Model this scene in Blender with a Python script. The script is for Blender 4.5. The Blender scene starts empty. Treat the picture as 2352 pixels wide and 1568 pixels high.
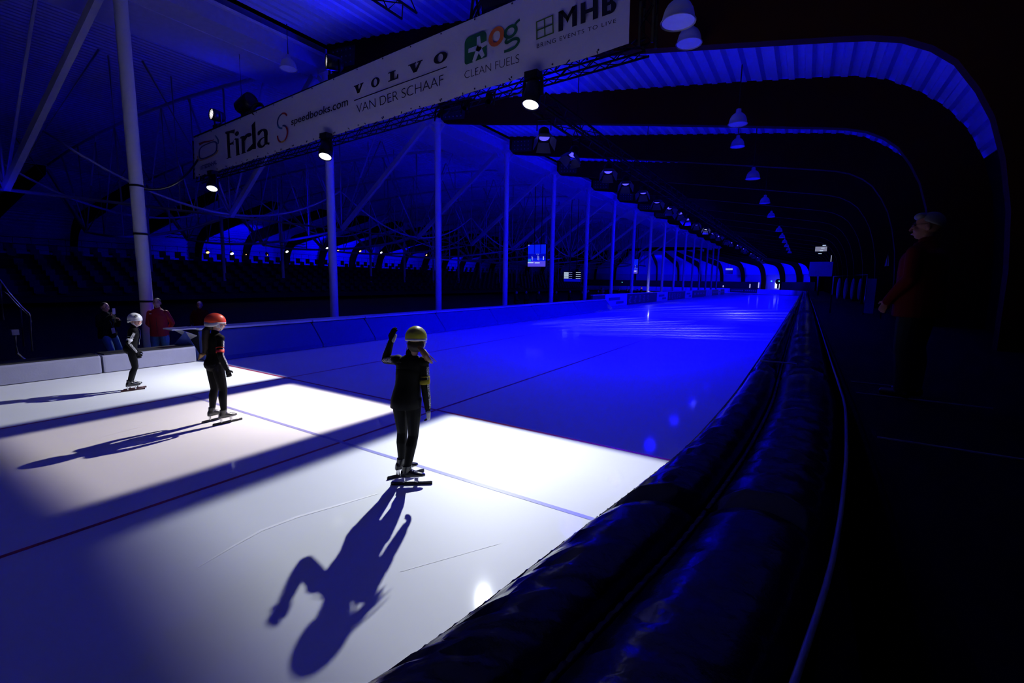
import bpy, bmesh, math, random
from mathutils import Vector, Matrix, Quaternion
random.seed(7)
S = bpy.context.scene
C = S.collection
PI = math.pi
V = Vector

# ------------------------------------------------------------------ camera, world, exposure
FPX, CX, CY = 1060.0, 1176.0, 784.0          # focal length in pixels of the 2352x1568 frame
EYE = V((0, 0, 2.1))
yaw, pitch, roll = 0.56089639, 0.13172193, -0.01699942
FWD = V((-math.sin(yaw)*math.cos(pitch), math.cos(yaw)*math.cos(pitch), -math.sin(pitch)))
r0 = V((math.cos(yaw), math.sin(yaw), 0)); d0 = FWD.cross(r0)
RGT = math.cos(roll)*r0 + math.sin(roll)*d0
DWN = -math.sin(roll)*r0 + math.cos(roll)*d0
cam = bpy.data.objects.new('camera', bpy.data.cameras.new('camera'))
C.objects.link(cam)
cam.data.sensor_width = 36.0; cam.data.lens = 36.0*FPX/2352.0
cam.data.clip_start = 0.05; cam.data.clip_end = 400
m = Matrix.Identity(4)
for i in range(3):
    m[i][0] = RGT[i]; m[i][1] = -DWN[i]; m[i][2] = -FWD[i]; m[i][3] = EYE[i]
cam.matrix_world = m
S.camera = cam
w = bpy.data.worlds.new('night'); S.world = w; w.use_nodes = True
w.node_tree.nodes['Background'].inputs[0].default_value = (0.01, 0.01, 0.05, 1)
w.node_tree.nodes['Background'].inputs[1].default_value = 0.0
S.view_settings.view_transform = 'Standard'
S.view_settings.look = 'None'
S.view_settings.exposure = 0.0
S.view_settings.gamma = 1.0
S.view_settings.use_curve_mapping = False
S.cycles.use_denoising = True
S.cycles.max_bounces = 8
S.cycles.diffuse_bounces = 4
S.cycles.sample_clamp_indirect = 4.0

BLUE = (0.002, 0.0006, 1.0)
P_BLUE = 1900.0          # watts of a blue stage lamp on the long truss
P_KEY = 3600.0          # watts of a framed white profile lamp on the banner truss

# ------------------------------------------------------------------ small helpers
def ray(px, py):
    return FWD + (px-CX)/FPX*RGT + (py-CY)/FPX*DWN
def on_y(px, py, y):            # where the line of sight meets the upright plane y = const
    v = ray(px, py); return EYE + v*((y-EYE.y)/v.y)
def tag(o, label=None, cat=None, group=None, kind=None):
    if label: o['label'] = label
    if cat: o['category'] = cat
    if group: o['group'] = group
    if kind: o['kind'] = kind
    return o
def empty(name, loc=(0, 0, 0), rz=0.0, label=None, cat=None, group=None, kind=None):
    o = bpy.data.objects.new(name, None); C.objects.link(o)
    o.location = loc; o.rotation_euler = (0, 0, rz); o.empty_display_size = .1
    return tag(o, label, cat, group, kind)
def children(o):
    return [c for c in bpy.data.objects if c.parent == o]
def copy_tree(o, parent=None):
    c = o.copy(); C.objects.link(c)
    if parent: c.parent = parent
    for ch in list(o.children): copy_tree(ch, c)
    return c

def basis(d, up=V((0, 0, 1))):
    d = V(d).normalized()
    if abs(d.dot(up)) > .98: up = V((0, 1, 0)) if abs(d.y) < .9 else V((1, 0, 0))
    x = d.cross(up).normalized(); y = x.cross(d).normalized()
    return x, y, d

class MB:
    def __init__(s): s.v = []; s.f = []; s.m = []; s.s = []
    def add(s, vs, fs, mi=0, smooth=False):
        b = len(s.v); s.v += [tuple(p) for p in vs]
        for f in fs: s.f.append(tuple(b+i for i in f)); s.m.append(mi); s.s.append(smooth)
    def box(s, c, size, mi=0, mat=None):
        hx, hy, hz = size[0]/2, size[1]/2, size[2]/2
        vs = [V((x*hx, y*hy, z*hz)) for x in (-1, 1) for y in (-1, 1) for z in (-1, 1)]
        if mat is not None: vs = [mat @ p for p in vs]
        vs = [p+V(c) for p in vs]
        s.add(vs, [(0, 1, 3, 2), (4, 6, 7, 5), (0, 4, 5, 1), (2, 3, 7, 6), (0, 2, 6, 4), (1, 5, 7, 3)], mi)
    def bar(s, a, b, wx, wy, mi=0):
        a, b = V(a), V(b); x, y, d = basis(b-a)
        R = [a+x*sx*wx/2+y*sy*wy/2 for sx, sy in ((-1, -1), (1, -1), (1, 1), (-1, 1))]
        R += [p+(b-a) for p in R]
        s.add(R, [(3, 2, 1, 0), (4, 5, 6, 7), (0, 1, 5, 4), (1, 2, 6, 5), (2, 3, 7, 6), (3, 0, 4, 7)], mi)
    def tube(s, pts, r, n=8, mi=0, caps=True):
        pts = [V(p) for p in pts]
        rs = r if isinstance(r, (list, tuple)) else [r]*len(pts)
        vs = []; px = None
        for i, p in enumerate(pts):
            d = (pts[min(i+1, len(pts)-1)]-pts[max(i-1, 0)])
            x, y, _ = basis(d)
            if px is not None:
                x = (px - d.normalized()*px.dot(d.normalized()))
                if x.length < 1e-6: x, y, _ = basis(d)
                x.normalize(); y = d.normalized().cross(x)
            px = x
            for k in range(n):
                a = 2*PI*k/n; vs.append(p+x*math.cos(a)*rs[i]+y*math.sin(a)*rs[i])
        fs = []
        for i in range(len(pts)-1):
            for k in range(n):
                fs.append((i*n+k, i*n+(k+1) % n, (i+1)*n+(k+1) % n, (i+1)*n+k))
        s.add(vs, fs, mi, True)
        if caps:
            b = len(s.v)-len(vs); L = (len(pts)-1)*n
            s.f += [tuple(b+k for k in reversed(range(n))), tuple(b+L+k for k in range(n))]
            s.m += [mi, mi]; s.s += [False, False]
    def capsule(s, a, b, ra, rb, n=12):
        a, b = V(a), V(b); d = b-a
        L = d.length; u = d/L if L > 1e-6 else V((0, 0, 1))
        pts, rs = [], []
        for t in (0.02, .3, .6, .85): pts.append(a-u*ra*math.cos(t*PI/2)); rs.append(ra*math.sin(t*PI/2))
        for t in (0, .5, 1): pts.append(a+d*t); rs.append(ra+(rb-ra)*t)
        for t in (.85, .6, .3, .02): pts.append(b+u*rb*math.cos(t*PI/2)); rs.append(rb*math.sin(t*PI/2))
        s.tube(pts, rs, n)
    def chain(s, pts, rs, n=12):
        for i in range(len(pts)-1): s.capsule(pts[i], pts[i+1], rs[i], rs[i+1], n)
    def ell(s, c, rad, mat=None, n=16, mi=0, zmin=-1.0):
        vs, fs = [], []; m_ = n//2
        ths = [math.asin(zmin)+(PI/2-math.asin(zmin))*j/m_ for j in range(m_+1)]
        for j, th in enumerate(ths):
            for k in range(n):
                a = 2*PI*k/n
                rr = math.cos(th) if abs(math.cos(th)) > 1e-4 else 1e-4
                p = V((rad[0]*rr*math.cos(a), rad[1]*rr*math.sin(a), rad[2]*math.sin(th)))
                if mat is not None: p = mat @ p
                vs.append(p+V(c))
        for j in range(m_):
            for k in range(n): fs.append((j*n+k, j*n+(k+1) % n, (j+1)*n+(k+1) % n, (j+1)*n+k))
        s.add(vs, fs, mi, True)
        b = len(s.v)-len(vs)
        s.f += [tuple(b+k for k in reversed(range(n))), tuple(b+m_*n+k for k in range(n))]; s.m += [mi, mi]; s.s += [True, True]
    def rings(s, rr, n=18, mi=0, caps=True):
        # rr: list of (center, rx, ry, xdir, ydir)
        vs, fs = [], []
        for c, rx, ry, xd, yd in rr:
            for k in range(n):
                a = 2*PI*k/n; vs.append(V(c)+V(xd)*rx*math.cos(a)+V(yd)*ry*math.sin(a))
        for j in range(len(rr)-1):
            for k in range(n): fs.append((j*n+k, j*n+(k+1) % n, (j+1)*n+(k+1) % n, (j+1)*n+k))
        s.add(vs, fs, mi, True)
        if caps:
            b = len(s.v)-len(vs); L = (len(rr)-1)*n
            s.f += [tuple(b+k for k in reversed(range(n))), tuple(b+L+k for k in range(n))]; s.m += [mi, mi]; s.s += [False, False]
    def lathe(s, base, axis, prof, n=20, mi=0, smooth=True):
        x, y, d = basis(axis); base = V(base)
        vs, fs = [], []
        for h, r in prof:
            for k in range(n):
                a = 2*PI*k/n; vs.append(base+d*h+(x*math.cos(a)+y*math.sin(a))*max(r, 1e-4))
        for j in range(len(prof)-1):
            for k in range(n): fs.append((j*n+k, j*n+(k+1) % n, (j+1)*n+(k+1) % n, (j+1)*n+k))
        s.add(vs, fs, mi, smooth)
    def strip(s, rows, mi=0, smooth=True, closed=False):
        n = len(rows[0]); vs = [p for r in rows for p in r]; fs = []
        for j in range(len(rows)-1):
            for k in range(n-1 if not closed else n):
                fs.append((j*n+k, j*n+(k+1) % n, (j+1)*n+(k+1) % n, (j+1)*n+k))
        s.add(vs, fs, mi, smooth)
    def prism(s, poly, dvec, mi=0):
        n = len(poly); poly = [V(p) for p in poly]; d = V(dvec)
        s.add(poly+[p+d for p in poly], [tuple(reversed(range(n))), tuple(range(n, 2*n))] + [(k, (k+1) % n, n+(k+1) % n, n+k) for k in range(n)], mi)
    def mesh(s, name, mats):
        me = bpy.data.meshes.new(name); me.from_pydata(s.v, [], s.f)
        for a in (mats if isinstance(mats, (list, tuple)) else [mats]): me.materials.append(a)
        me.polygons.foreach_set('material_index', s.m)
        me.polygons.foreach_set('use_smooth', s.s)
        bm = bmesh.new(); bm.from_mesh(me); bmesh.ops.recalc_face_normals(bm, faces=bm.faces); bm.to_mesh(me); bm.free()
        me.update(); return me
    def build(s, name, mats, parent=None, label=None):
        return link(name, s.mesh(name, mats), parent, label)
def link(name, me, parent=None, label=None):
    o = bpy.data.objects.new(name, me); C.objects.link(o)
    if parent: o.parent = parent
    if label: o['label'] = label
    return o
def fused(mb, name, mat, voxel, smooth=4):
    """one continuous skin over the overlapping volumes in mb"""
    o = mb.build(name, mat)
    r = o.modifiers.new('r', 'REMESH'); r.mode = 'VOXEL'; r.voxel_size = voxel; r.use_smooth_shade = True
    q = o.modifiers.new('s', 'SMOOTH'); q.iterations = smooth; q.factor = .5
    dg = bpy.context.evaluated_depsgraph_get(); dg.update()
    me = bpy.data.meshes.new_from_object(o.evaluated_get(dg))
    bpy.data.objects.remove(o); me.name = name
    if not me.materials: me.materials.append(mat)
    return me

# ------------------------------------------------------------------ materials
def mat(name, col, rough=.5, metal=0.0, spec=.5, var=.12, scale=6.0, bump=0.0, bscale=30.0, emit=None, estr=1.0, coat=0.0):
    a = bpy.data.materials.new(name); a.use_nodes = True
    nt = a.node_tree; b = nt.nodes['Principled BSDF']
    b.inputs['Roughness'].default_value = rough; b.inputs['Metallic'].default_value = metal
    b.inputs['Specular IOR Level'].default_value = spec; b.inputs['Coat Weight'].default_value = coat
    tc = nt.nodes.new('ShaderNodeTexCoord')
    nz = nt.nodes.new('ShaderNodeTexNoise'); nz.inputs['Scale'].default_value = scale; nz.inputs['Detail'].default_value = 4
    nt.links.new(tc.outputs['Object'], nz.inputs['Vector'])
    rp = nt.nodes.new('ShaderNodeMapRange'); rp.inputs['To Min'].default_value = 1-var; rp.inputs['To Max'].default_value = 1+var
    nt.links.new(nz.outputs['Fac'], rp.inputs['Value'])
    mx = nt.nodes.new('ShaderNodeVectorMath'); mx.operation = 'SCALE'; mx.inputs[0].default_value = col
    nt.links.new(rp.outputs[0], mx.inputs['Scale']); nt.links.new(mx.outputs[0], b.inputs['Base Color'])
    if bump:
        n2 = nt.nodes.new('ShaderNodeTexNoise'); n2.inputs['Scale'].default_value = bscale; n2.inputs['Detail'].default_value = 5
        nt.links.new(tc.outputs['Object'], n2.inputs['Vector'])
        bp = nt.nodes.new('ShaderNodeBump'); bp.inputs['Strength'].default_value = bump; bp.inputs['Distance'].default_value = .02
        nt.links.new(n2.outputs['Fac'], bp.inputs['Height']); nt.links.new(bp.outputs[0], b.inputs['Normal'])
    if emit:
        b.inputs['Emission Color'].default_value = (*emit, 1); b.inputs['Emission Strength'].default_value = estr
    return a
M = {}
M['ice'] = mat('ice', (.78, .79, .80), .5, spec=.18, var=.05, scale=.8, bump=.05, bscale=9, coat=.13)
M['ice'].node_tree.nodes['Principled BSDF'].inputs['Coat Roughness'].default_value = .07
M['red_line'] = mat('red_line', (.52, .03, .08), .3, var=.15)
M['blue_line'] = mat('blue_line', (.34, .34, .66), .3, var=.15)
M['frost'] = mat('frost', (.9, .9, .9), .6, var=.1)
M['wet'] = mat('wet', (.95, .95, .97), .3, spec=1.0, var=.2, scale=2)
M['floor'] = mat('dark_floor', (.012, .012, .014), .7)
M['platform'] = mat('platform_floor', (.003, .003, .003), .85, spec=.1)
M['roof'] = mat('roof_sheet', (.33, .35, .86), .45, var=.06)  # white sheet with the blue light tinted into its colour
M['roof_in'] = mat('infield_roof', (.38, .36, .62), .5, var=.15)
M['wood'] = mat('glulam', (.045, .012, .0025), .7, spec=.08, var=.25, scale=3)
M['plate'] = mat('bolt_plate', (.02, .018, .018), .5, metal=.3)
M['bolt'] = mat('bolt', (.35, .35, .37), .35, metal=.9)
M['white_steel'] = mat('white_steel', (.66, .66, .66), .38, var=.05)
M['grey_steel'] = mat('grey_steel', (.45, .45, .47), .4, var=.1)
M['wall'] = mat('wall_panel', (.62, .62, .64), .6, var=.06)
M['black_metal'] = mat('black_metal', (.006, .006, .007), .5, spec=.15)
M['black_plastic'] = mat('black_plastic', (.007, .007, .009), .4, spec=.25)
M['chrome'] = mat('chrome', (.6, .6, .62), .2, metal=1)
M['vinyl_banner'] = mat('banner_vinyl', (.80, .76, .76), .5, var=.05, scale=2, bump=.5, bscale=1.6)
M['ink'] = mat('ink_black', (.008, .008, .01), .5)
M['ink_green'] = mat('ink_green', (.01, .12, .04), .5)
M['ink_lime'] = mat('ink_lime', (.10, .22, .03), .5)
M['ink_orange'] = mat('ink_orange', (.75, .16, .02), .5)
M['ink_red'] = mat('ink_red', (.42, .015, .02), .5)
M['ink_blue'] = mat('ink_blue', (.012, .05, .20), .5)
M['ink_sky'] = mat('ink_sky', (.04, .20, .36), .5)
M['ink_yellow'] = mat('ink_yellow', (.75, .42, .04), .5)
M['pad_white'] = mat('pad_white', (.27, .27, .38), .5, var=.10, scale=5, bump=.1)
M['pad_blue'] = mat('pad_blue', (.05, .08, .36), .4, var=.08, scale=2, bump=.15, bscale=3)
M['pad_black'] = mat('pad_black', (.012, .012, .014), .22, spec=.5, var=.15, bump=.25, bscale=14)
M['pad_dark'] = mat('pad_dark', (.01, .01, .012), .45)
M['rail'] = mat('rail', (.30, .30, .34), .35, metal=.3)
M['ad_white'] = mat('ad_white', (.75, .75, .77), .4)
M['ad_dark'] = mat('ad_dark', (.03, .03, .06), .4)
M['ad_print'] = mat('ad_print', (.45, .30, .42), .45)
M['ad_grey'] = mat('ad_grey', (.10, .10, .22), .45)
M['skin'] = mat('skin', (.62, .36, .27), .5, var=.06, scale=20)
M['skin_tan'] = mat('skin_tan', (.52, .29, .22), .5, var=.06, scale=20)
M['suit'] = mat('suit_black', (.004, .004, .005), .7, spec=.12, var=.2)
M['suit_leg'] = mat('suit_legs', (.004, .004, .006), .65, spec=.12, var=.2)
M['helmet_yellow'] = mat('helmet_yellow', (.62, .62, .02), .4, var=.15, scale=14)
M['helmet_red'] = mat('helmet_red', (.85, .075, .015), .4, var=.08)
M['helmet_white'] = mat('helmet_white', (.72, .72, .72), .35, var=.05)
M['band_yellow'] = mat('band_yellow', (.70, .58, .03), .5)
M['band_red'] = mat('band_red', (.80, .04, .02), .5)
M['band_white'] = mat('band_white', (.72, .72, .72), .5)
M['hair_brown'] = mat('hair_brown', (.16, .075, .03), .5, var=.5, scale=60)
M['hair_dark'] = mat('hair_dark', (.02, .011, .007), .6, var=.5, scale=60)
M['hair_blond'] = mat('hair_blond', (.50, .30, .10), .5, var=.4, scale=60)
M['hair_grey'] = mat('hair_grey', (.10, .09, .10), .6, var=.3, scale=60)
M['eye'] = mat('eye_dark', (.03, .02, .02), .2)
M['lip'] = mat('lips', (.50, .16, .14), .5)
M['glove_white'] = mat('glove_white', (.6, .6, .62), .6)
M['boot'] = mat('boot_black', (.008, .008, .010), .22, spec=.6)
M['boot_grey'] = mat('boot_grey', (.035, .035, .04), .28, spec=.6)
M['blade'] = mat('blade_tube', (.025, .025, .03), .3, metal=.5)
M['blade_red'] = mat('blade_red', (.035, .004, .008), .3, metal=.3)
M['jacket_red'] = mat('jacket_red', (.40, .010, .012), .55, var=.15, bump=.2, bscale=20)
M['jacket_red_shaded'] = mat('jacket_red_shaded', (.07, .002, .003), .8, spec=.1, var=.15)  # red jacket, darkened in colour to stand for the gloom
M['skin_shade'] = mat('skin_shaded', (.20, .085, .07), .7, spec=.2, var=.1)  # skin with the platform's shade put into its colour
M['jeans_shaded'] = mat('jeans_shaded', (.008, .012, .02), .8, spec=.1)  # jeans with the same shade in their colour
M['jacket_dark'] = mat('jacket_dark', (.005, .005, .007), .8, spec=.1)
M['jacket_orange'] = mat('jacket_orange', (.9, .16, .03), .6, emit=None)
M['jeans'] = mat('jeans', (.05, .16, .36), .7, var=.25, scale=18)
M['phone'] = mat('phone', (.65, .65, .68), .3)
M['screen_off'] = mat('screen_body', (.01, .01, .012), .4)

def sleeve_mat():
    a = bpy.data.materials.new('sleeve_print'); a.use_nodes = True
    nt = a.node_tree; b = nt.nodes['Principled BSDF']; b.inputs['Roughness'].default_value = .5
    tc = nt.nodes.new('ShaderNodeTexCoord'); mp = nt.nodes.new('ShaderNodeMapping')
    mp.inputs['Scale'].default_value = (75, 75, 110); nt.links.new(tc.outputs['Object'], mp.inputs['Vector'])
    nz = nt.nodes.new('ShaderNodeTexNoise'); nz.inputs['Scale'].default_value = 1.3; nt.links.new(mp.outputs[0], nz.inputs['Vector'])
    rp = nt.nodes.new('ShaderNodeValToRGB'); rp.color_ramp.interpolation = 'CONSTANT'
    rp.color_ramp.elements[0].color = (.01, .01, .012, 1); rp.color_ramp.elements[1].position = .5; rp.color_ramp.elements[1].color = (.72, .72, .72, 1)
    nt.links.new(nz.outputs['Fac'], rp.inputs[0]); nt.links.new(rp.outputs[0], b.inputs['Base Color'])
    return a
M['sleeve'] = sleeve_mat()
def glow(name, col, strength):
    a = bpy.data.materials.new(name); a.use_nodes = True; nt = a.node_tree
    nt.nodes.remove(nt.nodes['Principled BSDF']); e = nt.nodes.new('ShaderNodeEmission')
    e.inputs[0].default_value = (*col, 1); e.inputs[1].default_value = strength
    nt.links.new(e.outputs[0], nt.nodes['Material Output'].inputs[0]); return a
M['door_paint'] = mat('door_paint', (.06, .06, .08), .5)
M['lens_white'] = glow('lens_white', (.85, .87, 1), 7)
M['lens_led'] = glow('lens_led', (.9, .85, .9), 1.4)
M['lens_blue'] = glow('lens_blue', (.05, .04, 1), 3.0)
M['lens_warm'] = glow('lens_warm', (1, .45, .18), 2.5)
M['led_red'] = glow('led_red', (1, .1, .02), 2)
M['door_light'] = glow('door_light', (.62, .70, 1), 1.5)
M['tube_light'] = glow('tube_light', (.45, .45, 1), 1.0)
M['exit_light'] = glow('exit_light', (.1, .7, 1), 1.0)
M['scr_blue'] = glow('scr_blue', (.002, .012, 1), .85)
M['scr_blue2'] = glow('scr_blue_dark', (.001, .004, 1), .45)
M['scr_violet'] = glow('scr_violet', (.10, .07, .9), .85)
M['scr_cyan'] = glow('scr_cyan', (.02, .35, .8), .7)
M['scr_white'] = glow('scr_white', (.6, .75, 1), .95)
M['scr_pale'] = glow('scr_pale', (.3, .35, 1), .8)
M['win_light'] = glow('win_light', (.35, .36, .55), .55)

# ------------------------------------------------------------------ the hall: measures
PX, CXB, CYB = -15.0, -31.0, 104.0       # pillar row; centre of the far bend
NP = 17
def py_(i): return 5.3+5.9*i              # pillar / frame positions along the straight, i = 0..16

# ice: track ring with the far bend, and the lines painted on it
mb = MB()
mb.add([(-14.05, -14, 0), (-.2, -14, 0), (-.2, CYB, 0), (-14.05, CYB, 0)], [(0, 1, 2, 3)])
rows = []
for k in range(25):
    a = PI*k/24
    rows.append([V((CXB+r*math.cos(a), CYB+r*math.sin(a), 0)) for r in (16.95, 30.8)])
mb.strip(rows, smooth=False)
mb.add([(-61.8, -14, 0), (-47.95, -14, 0), (-47.95, CYB, 0), (-61.8, CYB, 0)], [(0, 1, 2, 3)])
ice = mb.build('floor', M['ice']); tag(ice, 'white ice of the speed skating track', 'ice', kind='structure')
def lines(name, segs, wdt, m_, z):
    mb = MB()
    for a, b in segs:
        a, b = V((*a, z)), V((*b, z)); d = (b-a).normalized(); n = V((-d.y, d.x, 0))*wdt/2
        mb.add([a-n, b-n, b+n, a+n], [(0, 1, 2, 3)])
    return mb.build(name, m_, ice)
lines('lane_line', [((-4.88, -12), (-4.88, 104))], .05, M['red_line'], .002)
lines('lane_line', [((-9.0, -12), (-9.0, 104))], .05, M['red_line'], .002)
lines('start_line', [((-12.6, 5.5), (-.3, 5.5))], .05, M['red_line'], .0024)
lines('blue_line', [((-9.0, 3.68), (-.3, 3.68))], .055, M['blue_line'], .0022)
mb = MB()
pts = [(-3.55, 1.42), (-3.62, 1.72), (-3.66, 1.95), (-3.62, 2.25), (-3.5, 2.6), (-3.38, 2.95)]
P0 = [V((*p, .0018)) for p in pts]
rows = []
for i, p in enumerate(P0):
    d = (P0[min(i+1, 5)]-P0[max(i-1, 0)]).normalized(); n = V((-d.y, d.x, 0))
    ww = (.004, .012, .016, .018, .016, .006)[i]
    rows.append([p-n*ww, p+n*ww])
mb.strip(rows)
for a, b in (((-7.0, 2.35), (-7.3, 3.0)), ((-7.5, 1.9), (-7.75, 3.1)), ((-2.3, 2.2), (-1.9, 2.9))):
    a, b = V((*a, .0016)), V((*b, .0016)); n = V((.004, 0, 0))
    mb.add([a-n, a+n, b+n*.6, b-n*.6], [(0, 1, 2, 3)])
tag(mb.build('skate_scratch', M['frost'], ice, 'pale scratches cut into the ice'), kind='stuff')
# concrete floor around and inside the track, lower than the ice; spectator platform on the right
mb = MB(); mb.box((-31, 60, -.36), (76, 200, .12))
tag(mb.build('floor_concrete', M['floor']), 'dark concrete floor inside and around the track', 'floor', kind='structure')
mb = MB(); mb.box((2.45, 50, .37), (3.9, 128, 1.34))
plat = tag(mb.build('floor_platform', M['platform']), 'dark raised spectator platform behind the right hand cushions', 'platform', kind='structure')
mb = MB()
for y_, x1 in ((4.05, 2.6), (5.66, 1.5), (6.3, .95)):
    mb.box(((x1+.52)/2, y_, 1.043), (x1-.52, .02, .012))
mb.build('step_edge', M['rail'], plat)

# roof and frames
BOT = [(-14.75, 9.16), (-12, 8.72), (-8, 8.1), (-5, 7.6), (-2.2, 7.12), (0.1, 6.72), (.62, 6.62), (1.1, 6.47), (1.52, 6.23), (1.86, 5.93), (2.18, 5.43), (2.42, 4.93), (2.62, 4.25), (2.78, 3.4), (2.86, 2.4), (2.88, -.3)]
TOP = [(-14.75, 10.1), (-12, 9.75), (-8, 9.22), (-5, 8.82), (-2.2, 8.45), (.1, 8.12), (.7, 8.02), (1.4, 7.80), (2.1, 7.38), (2.75, 6.83), (3.25, 6.18), (3.62, 5.4), (3.88, 4.5), (4.02, 3.5), (4.1, 2.4), (4.12, -.3)]
mb = MB()
outl = [(x, z) for x, z in TOP]+[(x, z) for x, z in reversed(BOT)]
outl = outl[:-1]+[(-14.45, 9.11), (-14.65, 9.2), (-14.75, 9.42)]
n = len(TOP)
for sgn in (-1, 1):
    y = sgn*.13
    vs = [V((x, y, z)) for x, z in TOP]+[V((x, y, z)) for x, z in BOT]
    vs[n] = V((-14.75, y, 9.42))
    vs.append(V((-14.5, y, 9.14)))
    fs = [(k, k+1, n+k+1, n+k) for k in range(1, n-1)]+[(0, 1, n+1, 2*n, n)]
    mb.add(vs, fs)
loop = [(-14.75, 9.42)]+[(-14.5, 9.14)]+BOT[1:]
mb.strip([[V((x, -.13, z)), V((x, .13, z))] for x, z in loop], smooth=True)
mb.strip([[V((x, -.13, z)), V((x, .13, z))] for x, z in TOP], smooth=True)
mb.strip([[V((-14.75, -.13, 9.42)), V((-14.75, .13, 9.42))], [V((-14.75, -.13, 10.1)), V((-14.75, .13, 10.1))]], smooth=False)
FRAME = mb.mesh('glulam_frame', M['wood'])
mb = MB()
for r_ in range(3):
    for c_ in range(5):
        mb.lathe((-14.4+.22*c_, -.13, 9.36+.2*r_-.02*c_), (0, -1, 0), [(0, .028), (.03, .028), (.035, .001)], 8)
BOLTS = mb.mesh('bolt_row', M['bolt'])
mb = MB(); mb.box((-13.95, -.137, 9.5), (1.3, .012, .62), mat=Matrix.Rotation(.09, 3, 'Y'))
PLATE = mb.mesh('bolt_plate', M['plate'])
ORD = ['first', 'second', 'third', 'fourth', 'fifth', 'sixth', 'seventh', 'eighth', 'ninth', 'tenth', 'eleventh', 'twelfth', 'thirteenth', 'fourteenth', 'fifteenth', 'sixteenth', 'seventeenth', 'eighteenth', 'nineteenth', 'twentieth', 'twenty-first', 'twenty-second', 'twenty-third', 'twenty-fourth', 'twenty-fifth', 'twenty-sixth']
def frame(loc, rz, label, group, plates=True):
    o = link('glulam_frame', FRAME); o.location = loc; o.rotation_euler = (0, 0, rz)
    tag(o, label, 'beam', group, 'structure')
    if plates:
        link('bolt_plate', PLATE, o); link('bolt_row', BOLTS, o)
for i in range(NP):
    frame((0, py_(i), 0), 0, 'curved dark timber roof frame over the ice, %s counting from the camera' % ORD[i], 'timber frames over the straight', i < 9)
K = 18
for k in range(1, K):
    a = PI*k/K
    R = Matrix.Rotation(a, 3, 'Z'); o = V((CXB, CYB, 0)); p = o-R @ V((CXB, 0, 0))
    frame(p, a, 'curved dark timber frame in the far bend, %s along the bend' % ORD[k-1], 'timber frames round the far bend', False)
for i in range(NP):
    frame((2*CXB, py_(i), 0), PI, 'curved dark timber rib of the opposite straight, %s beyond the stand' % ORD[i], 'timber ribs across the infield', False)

def corrugated(profile, y0, y1, pitch, depth, name, m_, label):
    # sheet following a profile in x-z, ribs running along y
    P2 = [V((x, 0, z)) for x, z in profile]
    seg = [(P2[i], P2[i+1], (P2[i+1]-P2[i]).length) for i in range(len(P2)-1)]
    T = sum(q[2] for q in seg); rows = []
    s_ = 0.0; st = (0, .14, .5, .64)          # trapezoid ribs
    offs = (0, depth, depth, 0)
    while s_ < T:
        for f_, of in zip(st, offs):
            d = s_+f_*pitch
            if d > T: break
            for a, b, L in seg:
                if d <= L+1e-9:
                    p = a+(b-a)*(d/L); nn = V((-(b-a).z, 0, (b-a).x)).normalized(); break
                d -= L
            q = p+nn*of
            rows.append([V((q.x, y0, q.z)), V((q.x, y1, q.z))])
        s_ += pitch
    mb = MB(); mb.strip(rows, smooth=False)
    return tag(mb.build(name, m_), label, 'ceiling', kind='structure')
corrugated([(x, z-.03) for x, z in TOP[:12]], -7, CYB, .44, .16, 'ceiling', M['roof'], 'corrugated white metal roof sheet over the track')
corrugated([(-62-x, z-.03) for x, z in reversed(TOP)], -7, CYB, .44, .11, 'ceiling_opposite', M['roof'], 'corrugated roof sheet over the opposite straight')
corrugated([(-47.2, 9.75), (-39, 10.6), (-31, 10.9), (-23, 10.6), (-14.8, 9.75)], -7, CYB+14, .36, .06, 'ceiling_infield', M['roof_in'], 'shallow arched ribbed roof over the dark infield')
mb = MB()
rows = [[V((CXB+(x-CXB)*math.cos(PI*k/36), CYB+(x-CXB)*math.sin(PI*k/36), z)) for x, z in TOP[:-3]] for k in range(37)]
mb.strip(rows)
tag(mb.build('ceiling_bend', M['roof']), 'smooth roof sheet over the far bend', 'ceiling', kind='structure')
# outer wall follows the hall
mb = MB()
path = [(4.3, -12), (4.3, 20), (4.3, 60), (4.3, CYB)]+[(CXB+35.3*math.cos(PI*k/40), CYB+35.3*math.sin(PI*k/40)) for k in range(1, 41)]+[(-66.3, 60), (-66.3, 20), (-66.3, -12)]
mb.strip([[V((x, y, -.3)), V((x, y, 6.5))] for x, y in path], smooth=True)
tag(mb.build('wall_outer', M['wall']), 'tall pale panelled outer wall of the hall behind the timber frames', 'wall', kind='structure')
mb = MB(); mb.strip([[V((x, -7, z)), V((x, CYB, z))] for x, z in TOP[11:]], smooth=False)
tag(mb.build('wall_right', M['platform']), 'right hall wall behind the platform, blackened to stand for its shade', 'wall', kind='structure')  # the wall's shade is put into this black sheet
mb = MB(); mb.box((-31, -12, 5), (71, .2, 11))
tag(mb.build('wall_back', M['wall']), 'plain back wall behind the camera', 'wall', kind='structure')
# dark fence band around the bend, outside the ice
mb = MB()
for A0, A1 in ((.07, .63), (.86, 3.0)):     # gap where the entrance gate stands
    rows = []
    for k in range(25):
        a = A0+(A1-A0)*k/24; r = 32.6
        rows.append([V((CXB+r*math.cos(a), CYB+r*math.sin(a), .9)), V((CXB+r*math.cos(a), CYB+r*math.sin(a), 2.75))])
    mb.strip(rows)
tag(mb.build('wall_bend', M['floor']), 'black cloth band behind the boards of the far bend', 'wall', kind='structure')

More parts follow.
